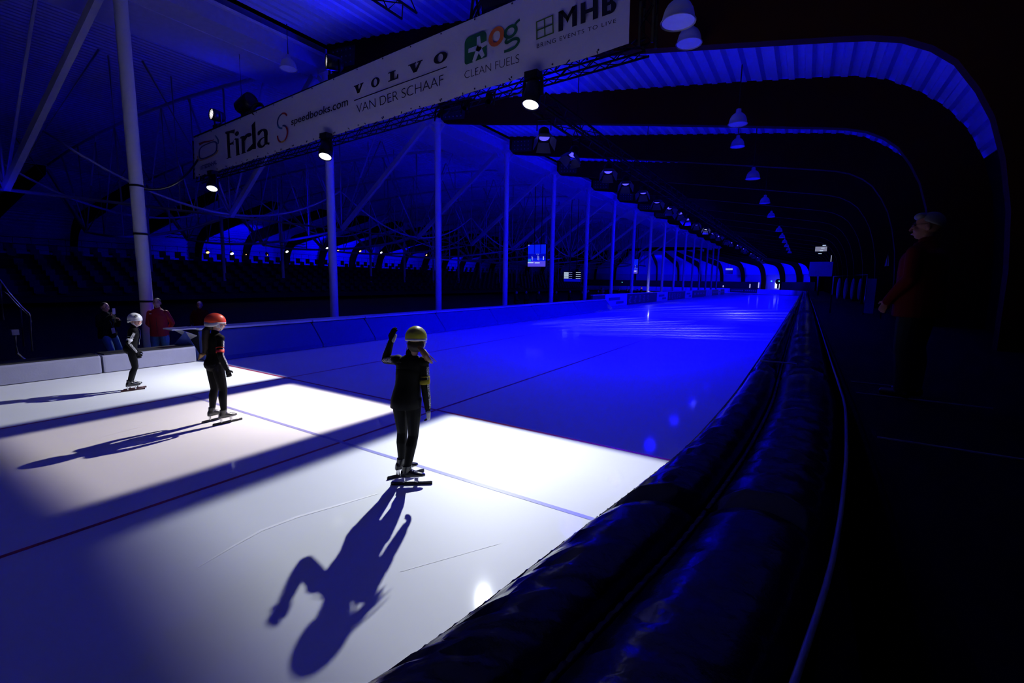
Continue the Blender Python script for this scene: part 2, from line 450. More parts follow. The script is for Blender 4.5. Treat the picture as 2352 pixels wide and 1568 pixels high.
# girder along the pillar row
mb = MB(); mb.box((-15.55, 48, 9.75), (.9, 112, .75)); mb.box((-17.0, 48, 9.38), (2.0, 112, .06)); mb.box((-17.98, 48, 9.65), (.05, 112, .5))
tag(mb.build('trim_girder', M['roof_in']), 'long white box girder running along the pillar tops', 'girder', kind='structure')  # white girder, blue light tinted in through the bluish roof material
# pillars
mb = MB(); mb.lathe((0, 0, -.3), (0, 0, 1), [(0, .15), (9.68, .15)], 18)
PIL = mb.mesh('steel_pillar', M['white_steel'])
mb = MB(); mb.box((0, 0, 9.3), (.5, .36, .14)); mb.bar((.1, 0, 8.85), (.5, 0, 9.25), .05, .12); mb.bar((-.1, 0, 8.85), (-.5, 0, 9.25), .05, .12)
CAP = mb.mesh('pillar_head', M['white_steel'])
mb = MB()
for z in (4.35, 3.12, 1.35): mb.lathe((0, 0, z), (0, 0, 1), [(0, .153), (0, .163), (.05, .163), (.05, .153)], 18)
RINGS = mb.mesh('cable_band', M['black_plastic'])
for i in range(NP):
    o = link('steel_pillar', PIL); o.location = (PX, py_(i), 0)
    tag(o, 'round white steel pillar beside the track, %s counting from the left edge' % ORD[i], 'pillar', 'pillars along the straight', 'structure')
    link('pillar_head', CAP, o)
    if i == 0: link('cable_band', RINGS, o)
for i in range(2, NP):
    o = link('steel_pillar', PIL); o.location = (-47, py_(i), 0)
    tag(o, 'slim steel pillar far across the infield, %s from the left' % ORD[i-2], 'pillar', 'pillars across the infield', 'structure')

# ------------------------------------------------------------------ infield roof trusses
def truss_mesh():
    mb = MB()
    def arc(x0, z0, x1, z1, sag, nn=14):
        return [V((x0+(x1-x0)*t/nn, 0, z0+(z1-z0)*t/nn-sag*4*(t/nn)*(1-t/nn))) for t in range(nn+1)]
    N1, N2 = V((-22, 0, 4.75)), V((-40, 0, 4.75))
    mb.bar((-15.7, 0, 9.3), N1, .16, .22); mb.bar((-46.3, 0, 9.3), N2, .16, .22)
    a = arc(-22, 4.75, -40, 4.75, .55); mb.tube(a, .07, 8)
    b = arc(-15.9, 6.2, -31, 6.0, .5); 
    top = lambda x: 10.55-(abs(x+31)/16.2)**2*.9
    mb.tube([V((x, 0, top(x)-.1)) for x in (-15.8, -19, -22, -26, -31, -36, -40, -43, -46.2)], .08, 8)
    for N in (N1, N2):
        for dx in (-3.2, 0, 3.2):
            mb.tube([N, (N.x+dx, 0, top(N.x+dx)-.1)], .045, 6)
        for dy in (-2.9, 2.9):
            mb.tube([N, (N.x, dy, top(N.x)-.15)], .04, 6)
    for x in (-25, -28, -31, -34, -37):
        zb = 4.75-.55*4*((-22-x)/18)*(1-(-22-x)/18)
        mb.tube([(x, 0, zb), (x, 0, top(x)-.1)], .035, 6)
    for x0, x1 in ((-25, -28), (-31, -28), (-31, -34), (-37, -34)):
        zb = 4.75-.55*4*((-22-x0)/18)*(1-(-22-x0)/18)
        mb.tube([(x0, 0, zb), (x1, 0, top(x1)-.1)], .03, 6)
    return mb.mesh('roof_truss', M['grey_steel'])
TR = truss_mesh()
for i in range(12):
    o = link('roof_truss', TR); o.location = (0, py_(i), 0)
    if i == 0:                              # the first truss stands askew, its inner end nearer to the camera
        o.rotation_euler = (0, 0, .15); o.location = (-15+15*math.cos(.15), py_(0)+15*math.sin(.15), 0)
    tag(o, 'white bowed steel roof truss over the infield, %s from the left' % ORD[i], 'roof truss', 'roof trusses over the infield', 'structure')
mb = MB()
mb.tube([(-22, -6, 4.72), (-22, 75, 4.72)], .075, 8)
for i in range(-2, 12):
    y = py_(i)
    for t in (1/3, 2/3): mb.tube([(-22, y+5.9*t, 4.72), (-22, y+5.9*t, 9.9)], .03, 6)
tag(mb.build('tie_rail', M['grey_steel']), 'long horizontal steel tie with thin hangers under the infield roof', 'tie', kind='structure')
mb = MB()
nn = 16
for i in range(0, 10, 2):
    y = py_(i)
    mb.tube([(-22, y+11.8*t/nn, 4.8+2.6*(1-4*(t/nn)*(1-t/nn))*.0+2.0*abs(2*t/nn-1)**2) for t in range(nn+1)], .05, 8)
    mb.tube([(-31, y+11.8*t/nn, 5.2+2.2*abs(2*t/nn-1)**2) for t in range(nn+1)], .05, 8)
tag(mb.build('bowed_tie', M['grey_steel']), 'curved steel ties slung between the infield trusses', 'tie', kind='structure')

# ------------------------------------------------------------------ stand across the infield
mb = MB()
for k in range(9):
    mb.box((-44.2-.8*k, 45, .05+.19*(k+1)), (.82, 116, .38*(k+1)))
st = tag(mb.build('grandstand', M['floor']), 'black stepped grandstand across the infield', 'grandstand', kind='structure')
mb = MB()
for k in range(0, 9):
    for j in range(0, 92):
        if random.random() < .93:
            y = -9+1.24*j; x = -44.2-.8*k; z = .05+.38*(k+1)
            mb.box((x, y, z+.22), (.42, .5, .06)); mb.box((x-.2, y, z+.5), (.05, .5, .5))
tag(mb.build('stand_seat', M['pad_dark'], st), kind='stuff')
mb = MB()
for z in (4.25, 4.75): mb.tube([(-51.4, -9, z), (-51.4, 102, z)], .03, 6)
for j in range(0, 111): mb.tube([(-51.4, -9+j, 3.4), (-51.4, -9+j, 4.75)], .02, 5)
mb.build('stand_railing', M['black_metal'], st)

# ------------------------------------------------------------------ lattice truss builder
def lattice(mb, a, b, s, n, r=.025, rb=.012):
    a, b = V(a), V(b); x, y, d = basis(b-a)
    cs = [x*sx*s/2+y*sy*s/2 for sx, sy in ((-1, -1), (1, -1), (1, 1), (-1, 1))]
    for c in cs: mb.tube([a+c, b+c], r, 8)
    for k in range(n):
        p0 = a+(b-a)*k/n; p1 = a+(b-a)*(k+1)/n
        for q in range(4):
            c0, c1 = cs[q], cs[(q+1) % 4]
            if k % 2: c0, c1 = c1, c0
            mb.tube([p0+c0, p1+c1], rb, 5, caps=False)

# ------------------------------------------------------------------ banner on its truss
BY = 8.85
def bpt(px, py): 
    p = on_y(px, py, BY); return p
TL, BL, BR, TR_ = bpt(444, 317), bpt(448, 408), bpt(1444, 101), bpt(1450, -114)
tr = empty('banner_truss', (-11.4, BY+.2, 5.9), 0, 'black lattice truss frame carrying the white sponsor banner', 'truss')
def rel(o, p): return V(p)-V(o.location)
def along(a, b, t): return a+(b-a)*t
mb = MB()
lo0, lo1 = V((BL.x-.1, BY+.17, BL.z-.03)), V((BR.x+.3, BY+.17, BR.z-.06))
lattice(mb, rel(tr, lo0), rel(tr, lo1), .22, 60, .022, .012); mb.build('bottom_truss', M['black_metal'], tr)
mb = MB()
hi0, hi1 = V((TL.x-.1, BY+.2, TL.z-.06)), V((TR_.x+.3, BY+.2, TR_.z-.1))
lattice(mb, rel(tr, hi0), rel(tr, hi1), .26, 52, .026, .013); mb.build('top_truss', M['black_metal'], tr)
for a, b in ((lo0, hi0), (lo1, hi1)):
    mb = MB(); lattice(mb, rel(tr, a), rel(tr, b), .24, 5, .026, .013); mb.build('end_post', M['black_metal'], tr)
mb = MB()
for k in range(26):
    t = (k+.3)/26; p = along(lo0, lo1, t)
    mb.bar(rel(tr, p+V((random.uniform(-.05, .05), -.15, .06))), rel(tr, p+V((random.uniform(-.08, .08), -.19, .0))), .035, .015)
    mb.bar(rel(tr, p+V((.2, -.15, .08))), rel(tr, p+V((.2+random.uniform(-.05, .09), -.18, .12))), .02, .015)
tag(mb.build('tie_strap', M['black_plastic'], tr), kind='stuff')
bn = empty('sponsor_banner', (-11.4, BY, 5.9), 0, 'long white vinyl banner with sponsor logos hung on the lattice truss', 'banner')
mb = MB(); nu, nv = 90, 14
rows = []
def bilin(u, v): return (BL*(1-u)+BR*u)*(1-v)+(TL*(1-u)+TR_*u)*v
for j in range(nv+1):
    r = []
    for i in range(nu+1):
        u, v = i/nu, j/nv; p = bilin(u, v)
        wv = math.sin(u*61+v*3)*.5+math.sin(u*23-v*5+1)*.7+math.sin(u*130+v*9)*.2
        r.append(rel(bn, p+V((0, .010+.009*wv*min(1, 6*v*(1-v)+.15), .012*math.sin(u*58)*(1 if j in (0,) else 0)))))
    rows.append(r)
mb.strip(rows)
mb.build('vinyl_sheet', M['vinyl_banner'], bn)
mb = MB(); mb.lathe((0, 0, 0), (0, -1, 0), [(0, .02), (.004, .02), (.004, .001)], 8); EYM = mb.mesh('eyelet', M['plate'])
for k in range(17):
    for v in (.035, .97):
        p = bilin((k+.4)/17, v); q = link('eyelet', EYM, bn); q.location = rel(bn, p+V((0, -.012, 0)))
FRONT = V((0, -.016, 0))
def quadmap(bl, br, tl, trr):
    a, b, c, d = [bpt(*q) for q in (bl, br, tl, trr)]
    return lambda u, v: rel(bn, ((a*(1-u)+b*u)*(1-v)+(c*(1-u)+d*u)*v)+FRONT)
def flat(name, polys, fn, m_, label=None, z=0):
    mb = MB()
    for poly in polys:
        mb.add([fn(u, v)+V((0, -z, 0)) for u, v in poly], [tuple(range(len(poly)))])
    return mb.build(name, m_, bn, label)
def ringpoly(cu, cv, ru, rv, tu, tv, a0=0, a1=2*PI, n=28):
    out = []
    for k in range(n):
        p, q = a0+(a1-a0)*k/n, a0+(a1-a0)*(k+1)/n
        out.append([(cu+ru*math.cos(p), cv+rv*math.sin(p)), (cu+ru*math.cos(q), cv+rv*math.sin(q)),
                    (cu+(ru-tu)*math.cos(q), cv+(rv-tv)*math.sin(q)), (cu+(ru-tu)*math.cos(p), cv+(rv-tv)*math.sin(p))])
    return out
def brush(pts, ws):
    out = []
    if 3 < len(pts) < 14:                   # smooth the stroke through its points
        P, Wd = [], []
        for i in range(len(pts)-1):
            a, b, c, d = (pts[max(i-1, 0)], pts[i], pts[i+1], pts[min(i+2, len(pts)-1)])
            for q in range(5):
                t = q/5
                P.append(tuple(.5*(2*b[k]+(c[k]-a[k])*t+(2*a[k]-5*b[k]+4*c[k]-d[k])*t*t+(3*b[k]-a[k]-3*c[k]+d[k])*t**3) for k in (0, 1)))
                Wd.append(ws[i]+(ws[i+1]-ws[i])*t)
        P.append(pts[-1]); Wd.append(ws[-1]); pts, ws = P, Wd
    for i in range(len(pts)-1):
        (x0, y0), (x1, y1) = pts[i], pts[i+1]
        def nrm(k):
            a = pts[max(k-1, 0)]; b = pts[min(k+1, len(pts)-1)]
            d = math.hypot(b[0]-a[0], b[1]-a[1]) or 1; return (-(b[1]-a[1])/d, (b[0]-a[0])/d)
        n0, n1 = nrm(i), nrm(i+1); w0, w1 = ws[i]/2, ws[i+1]/2
        out.append([(x0-n0[0]*w0, y0-n0[1]*w0), (x1-n1[0]*w1, y1-n1[1]*w1), (x1+n1[0]*w1, y1+n1[1]*w1), (x0+n0[0]*w0, y0+n0[1]*w0)])
    return out
def text(name, body, fn, m_, offset=0.0, spacing=1.0, xh=False, shear=0.0):
    cu = bpy.data.curves.new('t', 'FONT'); cu.body = body; cu.offset = offset; cu.space_character = spacing; cu.shear = shear
    o = bpy.data.objects.new('t', cu); C.objects.link(o)
    dg = bpy.context.evaluated_depsgraph_get(); dg.update()
    me = bpy.data.meshes.new_from_object(o.evaluated_get(dg)); bpy.data.objects.remove(o)
    xs = [v.co.x for v in me.vertices]; ys = [v.co.y for v in me.vertices]
    x0, x1 = min(xs), max(xs); y0, y1 = (0.0, .545) if xh else (min(ys), max(ys))
    for v in me.vertices: v.co = fn((v.co.x-x0)/(x1-x0), (v.co.y-y0)/(y1-y0))
    me.materials.clear(); me.materials.append(m_); me.name = name
    return link(name, me, bn)
# 1 arena logo: oval track ribbon over its name
f = quadmap((455, 371), (503, 356), (455, 330), (503, 315))
def oval(s, a0, a1, n=30):
    out = []
    for k in range(n+1):
        a = a0+(a1-a0)*k/n; c, d = math.cos(a), math.sin(a)
        u = .5+s*.46*math.copysign(abs(c)**.6, c); v = .45+s*.40*math.copysign(abs(d)**.6, d)+.12*(u-.5)
        out.append((u, v))
    return out
flat('track_logo_blue', brush(oval(.92, 0, 2*PI), [.07]*31), f, M['ink_blue'])
flat('track_logo_red', brush([(.08, .93), (.3, .97), (.55, .93), (.8, .93)], [.16, .1, .08, .03]), f, M['ink_red'], z=.001)
flat('track_logo_tail', brush([(.98, .62), (.99, .8), (.93, .98), (.85, 1.15)], [.05, .07, .06, .04]), f, M['ink_sky'], z=.001)
flat('track_logo_yellow', brush(oval(1.08, PI*1.02, PI*1.9), [.05]*31), f, M['ink_yellow'], z=.001)
text('hall_lettering', '11STEDENHAL', quadmap((460.6, 391.3), (498.9, 376.9), (459.8, 382.3), (498.9, 367)), M['ink_blue'], .03)
# 2 serif name with a swash d
f = quadmap((521, 365.5), (619.5, 333), (518.5, 303), (619.5, 273.5))
P_ = [[(.04, 0), (.105, .0), (.10, .95), (.03, .95)], [(0, .93), (.03, .9), (.12, .9), (.2, .86), (.215, .78), (.235, .99), (0, 1.0)], [(.10, .46), (.17, .47), (.19, .42), (.195, .62), (.17, .55), (.10, .54)], [(.01, 0), (.13, 0), (.13, .03), (.01, .03)],
      [(.25, 0), (.325, 0), (.315, .62), (.235, .66), (.21, .62), (.24, .6)], [(.24, 0), (.34, 0), (.34, .03), (.24, .03)],
      [(.385, 0), (.46, 0), (.45, .66), (.37, .66), (.345, .6), (.38, .58)], [(.37, 0), (.48, 0), (.48, .03), (.37, .03)],
      [(.64, .04), (.71, .02), (.70, 1.08), (.62, .96)]]
P_ += [[(.28+.048*math.cos(2*PI*k/16), .81+.085*math.sin(2*PI*k/16)) for k in range(16)]]
P_ += brush([(.44, .46), (.49, .6), (.545, .63), (.585, .56)], [.04, .10, .14, .07])
P_ += brush([(.50, .05), (.55, .06), (.62, .13), (.66, .24)], [.03, .11, .14, .06])
P_ += brush([(.77, .50), (.80, .62), (.87, .66), (.92, .58), (.93, .40)], [.03, .10, .07, .08, .08])
P_ += [[(.895, .06), (.965, .04), (.965, .5), (.895, .55)], [(.95, .06), (1.0, 0), (1.01, .09), (.96, .12)]]
P_ += brush([(.92, .36), (.83, .33), (.775, .2), (.80, .06), (.86, .02), (.92, .1)], [.03, .05, .07, .08, .07, .04])
flat('serif_lettering', P_, f, M['ink'])
# 3 coloured S
f = quadmap((637, 331), (663, 322), (637, 264), (663, 253))
for nm, a0, a1, cv, mm in (('swirl_red_top', .15*PI, .55*PI, .72, 'ink_red'), ('swirl_blue', .55*PI, 1.15*PI, .72, 'ink_blue'), ('swirl_sky', 1.15*PI, 1.5*PI, .72, 'ink_sky')):
    flat(nm, ringpoly(.5, cv, .5, .27, .13, .055, a0, a1, 14), f, M[mm])
for nm, a0, a1, cv, mm in (('swirl_blue_mid', .25*PI, .5*PI, .28, 'ink_blue'), ('swirl_red', -.35*PI, .25*PI, .28, 'ink_red'), ('swirl_yellow', -.62*PI, -.35*PI, .28, 'ink_yellow'), ('swirl_violet', -PI, -.62*PI, .28, 'ink_red')):
    flat(nm, ringpoly(.5, cv, .5, .30, .13, .055, a0, a1, 14), f, M[mm])
text('web_lettering', 'speedbooks.com', quadmap((670, 287.6), (800.5, 242), (670, 275.6), (800.5, 227)), M['ink'], .012, 1.0, True)
# 4 slab serif V O L V O over a rule
f = quadmap((813.8, 217.9), (1028, 139.5), (813.8, 198), (1028, 115.5))
def VV(u0, u1):
    w_ = u1-u0
    q = lambda a: u0+a*w_
    return [[(q(.36), 0), (q(.6), 0), (q(.45), .9), (q(.1), .9)], [(q(.36), 0), (q(.6), 0), (q(.93), .9), (q(.75), .9)],
            [(q(0), .87), (q(.56), .87), (q(.56), 1), (q(0), 1)], [(q(.64), .87), (q(1), .87), (q(1), 1), (q(.64), 1)]]
L_ = [[(.425, 0), (.47, 0), (.47, 1), (.425, 1)], [(.405, 0), (.515, 0), (.515, .13), (.405, .13)], [(.405, .87), (.485, .87), (.485, 1), (.405, 1)], [(.495, .1), (.515, .1), (.515, .48), (.502, .48)]]
flat('slab_lettering', VV(0, .118)+ringpoly(.258, .5, .05, .53, .030, .14)+L_+VV(.62, .765)+ringpoly(.937, .5, .064, .53, .039, .14), f, M['ink'])
f = quadmap((814.4, 232.6), (1027.5, 154.9), (814.4, 230.2), (1027.5, 152.5))
flat('rule', [[(k/12, 0), ((k+1)/12, 0), ((k+1)/12, 1), (k/12, 1)] for k in range(12)], f, M['ink'])
text('dealer_lettering', 'VAN DER SCHAAF', quadmap((820.5, 261), (1019.5, 194.5), (819.5, 241), (1019.5, 171)), M['ink'], -.012, .97)
# 5 green and orange mark
f = quadmap((1068, 151), (1118.6, 131), (1068, 89), (1118.6, 68))
def rsq(r=.22, n=6):
    out = []
    for cx, cy, a in ((1-r, 1-r, 0), (r, 1-r, PI/2)):
        out += [(cx+r*math.cos(a+PI/2*k/n), cy+r*math.sin(a+PI/2*k/n)) for k in range(n+1)]
    out += [(r*.6+r*.6*math.cos(PI+PI/2*k/n), r*.6+r*.6*math.sin(PI+PI/2*k/n)) for k in range(n+1)]
    return out+[(1.0, 0.0)]
flat('mark_square', [rsq()], f, M['ink_green'])
cen = (.66, .45); arms = [(.64, .86), (.18, .48), (.42, .0), (.85, .05), (1.06, .52)]
arm = []
for ax, ay in arms: arm += brush([cen, (ax, ay)], [.20, .15])
flat('mark_star', arm+[[(cen[0]+.12*math.cos(2*PI*k/12), cen[1]+.12*math.sin(2*PI*k/12)) for k in range(12)]], f, M['vinyl_banner'], z=.002)
f = quadmap((1123, 111), (1159, 96.5), (1123, 74), (1159, 57))
flat('mark_o', ringpoly(.5, .5, .5, .58, .25, .25), f, M['ink_orange'])
f = quadmap((1157, 119), (1194, 104), (1157, 62), (1194, 46))
flat('mark_g', ringpoly(.45, .68, .44, .27, .2, .12)+brush([(.7, .86), (.85, .95), (1.02, 1.0)], [.12, .12, .10])+brush([(.25, .44), (.12, .36), (.25, .29), (.6, .33), (.88, .28), (.95, .15), (.75, .0), (.4, -.04), (.05, -.02)], [.08, .10, .12, .12, .13, .14, .13, .12, .11]), f, M['ink_green'])
text('fuel_lettering', 'CLEAN FUELS', quadmap((1068, 181.5), (1193.4, 144), (1068, 164.6), (1193.4, 124.4)), M['ink'], -.016, .97)
# 6 window mark, bold initials and motto
f = quadmap((1232.6, 92.8), (1273, 77), (1231.8, 50.5), (1271.5, 33.7))
gw = .075
flat('window_mark', [[(0, 0), (1, 0), (1, gw), (0, gw)], [(0, 1-gw), (1, 1-gw), (1, 1), (0, 1)], [(0, 0), (gw, 0), (gw, 1), (0, 1)], [(1-gw, 0), (1, 0), (1, 1), (1-gw, 1)],
                     [(0, .5-gw/2), (1, .5-gw/2), (1, .5+gw/2), (0, .5+gw/2)], [(.5-gw/2, 0), (.5+gw/2, 0), (.5+gw/2, 1), (.5-gw/2, 1)]], f, M['ink_lime'])
f = quadmap((1283.5, 74), (1416.5, 27.5), (1283.5, 28), (1416.5, -22))
MH = [[(0, 0), (.085, 0), (.085, 1), (0, 1)], [(.25, 0), (.335, 0), (.335, 1), (.25, 1)], [(.0, 1), (.085, 1), (.20, .50), (.1675, .27), (.135, .5)], [(.335, 1), (.25, 1), (.135, .5), (.1675, .27), (.20, .5)],
      [(.40, 0), (.485, 0), (.485, 1), (.40, 1)], [(.61, 0), (.695, 0), (.695, 1), (.61, 1)], [(.485, .41), (.61, .41), (.61, .6), (.485, .6)],
      [(.765, 0), (.85, 0), (.85, 1), (.765, 1)], [(.85, 0), (.90, 0), (.90, .17), (.85, .17)], [(.85, .42), (.90, .42), (.90, .58), (.85, .58)], [(.85, .83), (.89, .83), (.89, 1), (.85, 1)]]
MH += ringpoly(.90, .29, .10, .29, .085, .12, -PI/2, PI/2, 12)+ringpoly(.885, .75, .09, .25, .08, .08, -PI/2, PI/2, 12)
flat('initials_lettering', MH, f, M['ink'])
text('motto_lettering', 'BRING EVENTS TO LIVE', quadmap((1233.6, 112), (1415.5, 52.4), (1233.6, 101.8), (1415.5, 43.5)), M['ink'], .002, 1.22)

# longitudinal truss over the banner, and the wire and cable at its left end
o = empty('supply_truss', (-8.8, 3, 8.75), 0, 'black box truss running back over the top of the banner', 'truss')
mb = MB(); lattice(mb, (0, -6, 0), (0, 6.0, 0), .5, 26, .03, .015); mb.build('lattice', M['black_metal'], o)
mb = MB(); mb.tube([(-16.45, 8.95, 7.6), (-16.45, 8.95, 9.9)], .012, 6)
tag(mb.build('suspension_wire', M['black_metal']), 'thin black wire holding the left part of the banner truss', 'wire')
mb = MB()
a, b = V((-19.8, 9.1, 6.6)), V((-15.16, 5.3, 4.38))
mb.tube([a+(b-a)*(t/14)+V((0, 0, -.9*4*(t/14)*(1-t/14)*.55)) for t in range(15)], .035, 8)
tag(mb.build('power_cable', M['black_plastic']), 'black cable sagging from the banner end to the left pillar', 'cable')

# ------------------------------------------------------------------ lamps
def gobo_spot(parent, wpos, target, power, col, x0, x1, y0, y1, sx, sy0, sy1, hot, skew=0.0, size=1.5):
    """profile lamp: a framed beam whose shutters throw a rectangle on the ice"""
    ld = bpy.data.lights.new('profile_beam', 'SPOT'); ld.energy = power; ld.color = col
    ld.spot_size = size; ld.spot_blend = .25; ld.shadow_soft_size = .055
    ld.use_nodes = True; nt = ld.node_tree; em = nt.nodes['Emission']
    g = nt.nodes.new('ShaderNodeNewGeometry'); sp = nt.nodes.new('ShaderNodeSeparateXYZ'); nt.links.new(g.outputs['Incoming'], sp.inputs[0])
    def mth(op, a, b):
        q = nt.nodes.new('ShaderNodeMath'); q.operation = op
        for i_, v_ in enumerate((a, b)):
            if isinstance(v_, (int, float)): q.inputs[i_].default_value = v_
            else: nt.links.new(v_, q.inputs[i_])
        return q.outputs[0]
    t = mth('DIVIDE', -wpos[2], sp.outputs['Z'])
    gx = mth('ADD', mth('MULTIPLY', sp.outputs['X'], t), wpos[0]); gy = mth('ADD', mth('MULTIPLY', sp.outputs['Y'], t), wpos[1])
    if skew: gyk = mth('ADD', gy, mth('MULTIPLY', mth('ADD', gx, 2.4), skew))
    else: gyk = gy
    def edge(v_, e0, e1):
        q = nt.nodes.new('ShaderNodeMapRange'); q.interpolation_type = 'SMOOTHSTEP'
        q.inputs['From Min'].default_value = e0; q.inputs['From Max'].default_value = e1
        nt.links.new(v_, q.inputs['Value']); return q.outputs[0]
    k = mth('MULTIPLY', mth('MULTIPLY', edge(gx, x0-sx, x0+sx), edge(gx, x1+sx, x1-sx)), mth('MULTIPLY', edge(gyk, y0-sy0, y0+sy0), edge(gy, y1+sy1, y1-sy1)))
    k = mth('MULTIPLY', k, mth('LESS_THAN', sp.outputs['Z'], -.02))
    hx, hy, hr = hot
    r2 = mth('ADD', mth('POWER', mth('DIVIDE', mth('SUBTRACT', gx, hx), hr), 2.0), mth('POWER', mth('DIVIDE', mth('SUBTRACT', gy, hy), hr), 2.0))
    k = mth('MULTIPLY', k, mth('ADD', .70, mth('MULTIPLY', .95, mth('POWER', 2.718, mth('MULTIPLY', r2, -1.0)))))
    nt.links.new(k, em.inputs['Strength'])
    lo = bpy.data.objects.new('profile_beam', ld); C.objects.link(lo); lo.parent = parent
    lo.location = V(wpos)-V(parent.location)
    lo.rotation_euler = (V(target)-V(wpos)).to_track_quat('-Z', 'Y').to_euler()
    return lo
def louvre_spot(parent, wpos, target, power, cf, ra, rb, rc, a0, a1, freq):
    """stage lamp with a louvred gobo: throws a fan of pale streaks on the ice around the point cf"""
    ld = bpy.data.lights.new('louvre_beam', 'SPOT'); ld.energy = power; ld.color = (.85, .85, 1)
    ld.spot_size = 1.9; ld.spot_blend = .3; ld.shadow_soft_size = .02
    ld.use_nodes = True; nt = ld.node_tree; em = nt.nodes['Emission']
    g = nt.nodes.new('ShaderNodeNewGeometry'); sp = nt.nodes.new('ShaderNodeSeparateXYZ'); nt.links.new(g.outputs['Incoming'], sp.inputs[0])
    def mth(op, a, b=None):
        q = nt.nodes.new('ShaderNodeMath'); q.operation = op
        for i_, v_ in enumerate((a, b)):
            if v_ is None: continue
            if isinstance(v_, (int, float)): q.inputs[i_].default_value = v_
            else: nt.links.new(v_, q.inputs[i_])
        return q.outputs[0]
    def edge(v_, e0, e1):
        q = nt.nodes.new('ShaderNodeMapRange'); q.interpolation_type = 'SMOOTHSTEP'
        q.inputs['From Min'].default_value = e0; q.inputs['From Max'].default_value = e1
        nt.links.new(v_, q.inputs['Value']); return q.outputs[0]
    t = mth('DIVIDE', -wpos[2], sp.outputs['Z'])
    gx = mth('ADD', mth('MULTIPLY', sp.outputs['X'], t), wpos[0]-cf[0]); gy = mth('ADD', mth('MULTIPLY', sp.outputs['Y'], t), wpos[1]-cf[1])
    an = mth('ARCTAN2', gy, gx); r_ = mth('SQRT', mth('ADD', mth('MULTIPLY', gx, gx), mth('MULTIPLY', gy, gy)))
    wv = mth('ADD', mth('SINE', mth('MULTIPLY', an, freq)), mth('MULTIPLY', .5, mth('SINE', mth('MULTIPLY', an, freq*.37))))
    ra_ = mth('ADD', mth('MULTIPLY', .7, mth('SINE', mth('MULTIPLY', an, 29.0))), r_)
    k = mth('MULTIPLY', mth('ADD', .04, edge(wv, .15, .6)), mth('MULTIPLY', edge(ra_, ra-.15, ra+.15), edge(ra_, rc, rb)))
    k = mth('MULTIPLY', k, mth('MULTIPLY', edge(an, a0-.08, a0+.12), edge(an, a1+.08, a1-.15)))
    k = mth('MULTIPLY', k, mth('LESS_THAN', sp.outputs['Z'], -.02))
    nt.links.new(k, em.inputs['Strength'])
    lo = bpy.data.objects.new('louvre_beam', ld); C.objects.link(lo); lo.parent = parent
    lo.location = V(wpos)-V(parent.location)
    lo.rotation_euler = (V(target)-V(wpos)).to_track_quat('-Z', 'Y').to_euler()
def profile_lamp(loc, aim, label):
    o = empty('profile_lamp', loc, 0, label, 'stage lamp', 'profile lamps on the banner truss')
    d = (V(aim)-V(loc)).normalized()
    mb = MB(); mb.lathe(-d*.42, d, [(0, .001), (0, .06), (.06, .085), (.26, .09), (.28, .06), (.36, .055)], 14); mb.build('lamp_body', M['black_metal'], o)
    mb = MB(); mb.bar((-.11, .05, -.05), (-.11, .1, .24), .02, .03); mb.bar((.11, .05, -.05), (.11, .1, .24), .02, .03); mb.bar((-.11, .1, .24), (.11, .1, .24), .03, .02); mb.build('yoke', M['black_metal'], o)
    return o
def lower_z(x): return 6.3+(x+6.5)*.0434
for x, aim, col, pw, rect, lab in (
        (-6.25, (-2.9, 3.0, 0), (.90, .95, 1.0), 1.0, (-4.5, .4, 1.28, 5.42, .16, .55, .10, (-2.9, 4.4, 1.9), .12), 'small black framing lamp inside the banner truss aimed at the outer lane'),
        (-6.95, (-6.9, 3.2, 0), (1.0, .90, .84), 1.12, (-8.45, -5.4, 1.3, 5.22, .10, .30, .10, (-6.7, 4.5, 1.7)), 'small black framing lamp inside the banner truss aimed at the middle lane'),
        (-7.75, (-10.5, 3.2, 0), (.93, .96, 1.0), .95, (-12.9, -9.15, .9, 5.5, .12, .6, .10, (-10.4, 4.6, 1.7)), 'small black framing lamp inside the banner truss aimed at the inner lane')):
    L = (x, BY-.05, lower_z(x)-.34)
    o = profile_lamp(L, aim, lab)
    gobo_spot(o, V(L)+(V(aim)-V(L)).normalized()*.05, aim, P_KEY*pw, col, *rect)

def wash_head(loc, aim, label, rad=.16, L=.42, lens='lens_white', leds=True, yoke_up=1):
    """moving head lamp: base box on the truss, yoke arms, barrel and bright lens"""
    o = empty('moving_head', loc, 0, label, 'stage lamp', 'moving heads on the banner truss')
    d = V(aim).normalized()
    mb = MB(); mb.lathe(-d*L*.55, d, [(0, .001), (0, rad*.55), (L*.12, rad*.85), (L*.7, rad), (L, rad*.98), (L, rad*.88), (L-.02, rad*.86)], 24); hd = mb.build('head', M['black_plastic'], o)
    mb = MB(); mb.lathe(d*(L*.45-.025), d, [(0, rad*.86), (.008, rad*.5), (.012, .001)], 24); mb.build('lens', M[lens], hd)
    if leds:
        mb = MB(); x, y, _ = basis(d)
        for k in range(19):
            a = 2*PI*k/ (6 if k < 6 else 12); rr = (0 if k == 18 else rad*(.36 if k < 6 else .68))
            mb.lathe(d*(L*.45-.022)+(x*math.cos(a)+y*math.sin(a))*rr, d, [(0, rad*.17), (.01, rad*.14), (.011, rad*.13)], 10)
        mb.build('led_ring', M['black_plastic'], hd)
    zz = yoke_up
    mb = MB(); x = V((1, 0, 0)); wq = rad*1.18
    for sx in (-1, 1): mb.bar((sx*wq, 0, -.05*zz), (sx*wq*.9, .02, .30*zz), .06, .035)
    mb.bar((-wq*.9, .02, .30*zz), (wq*.9, .02, .30*zz), .06, .05); mb.build('yoke', M['black_plastic'], o)
    mb = MB(); mb.box((0, .02, .38*zz), (.30, .24, .13)); mb.build('base', M['black_plastic'], o)
    return o
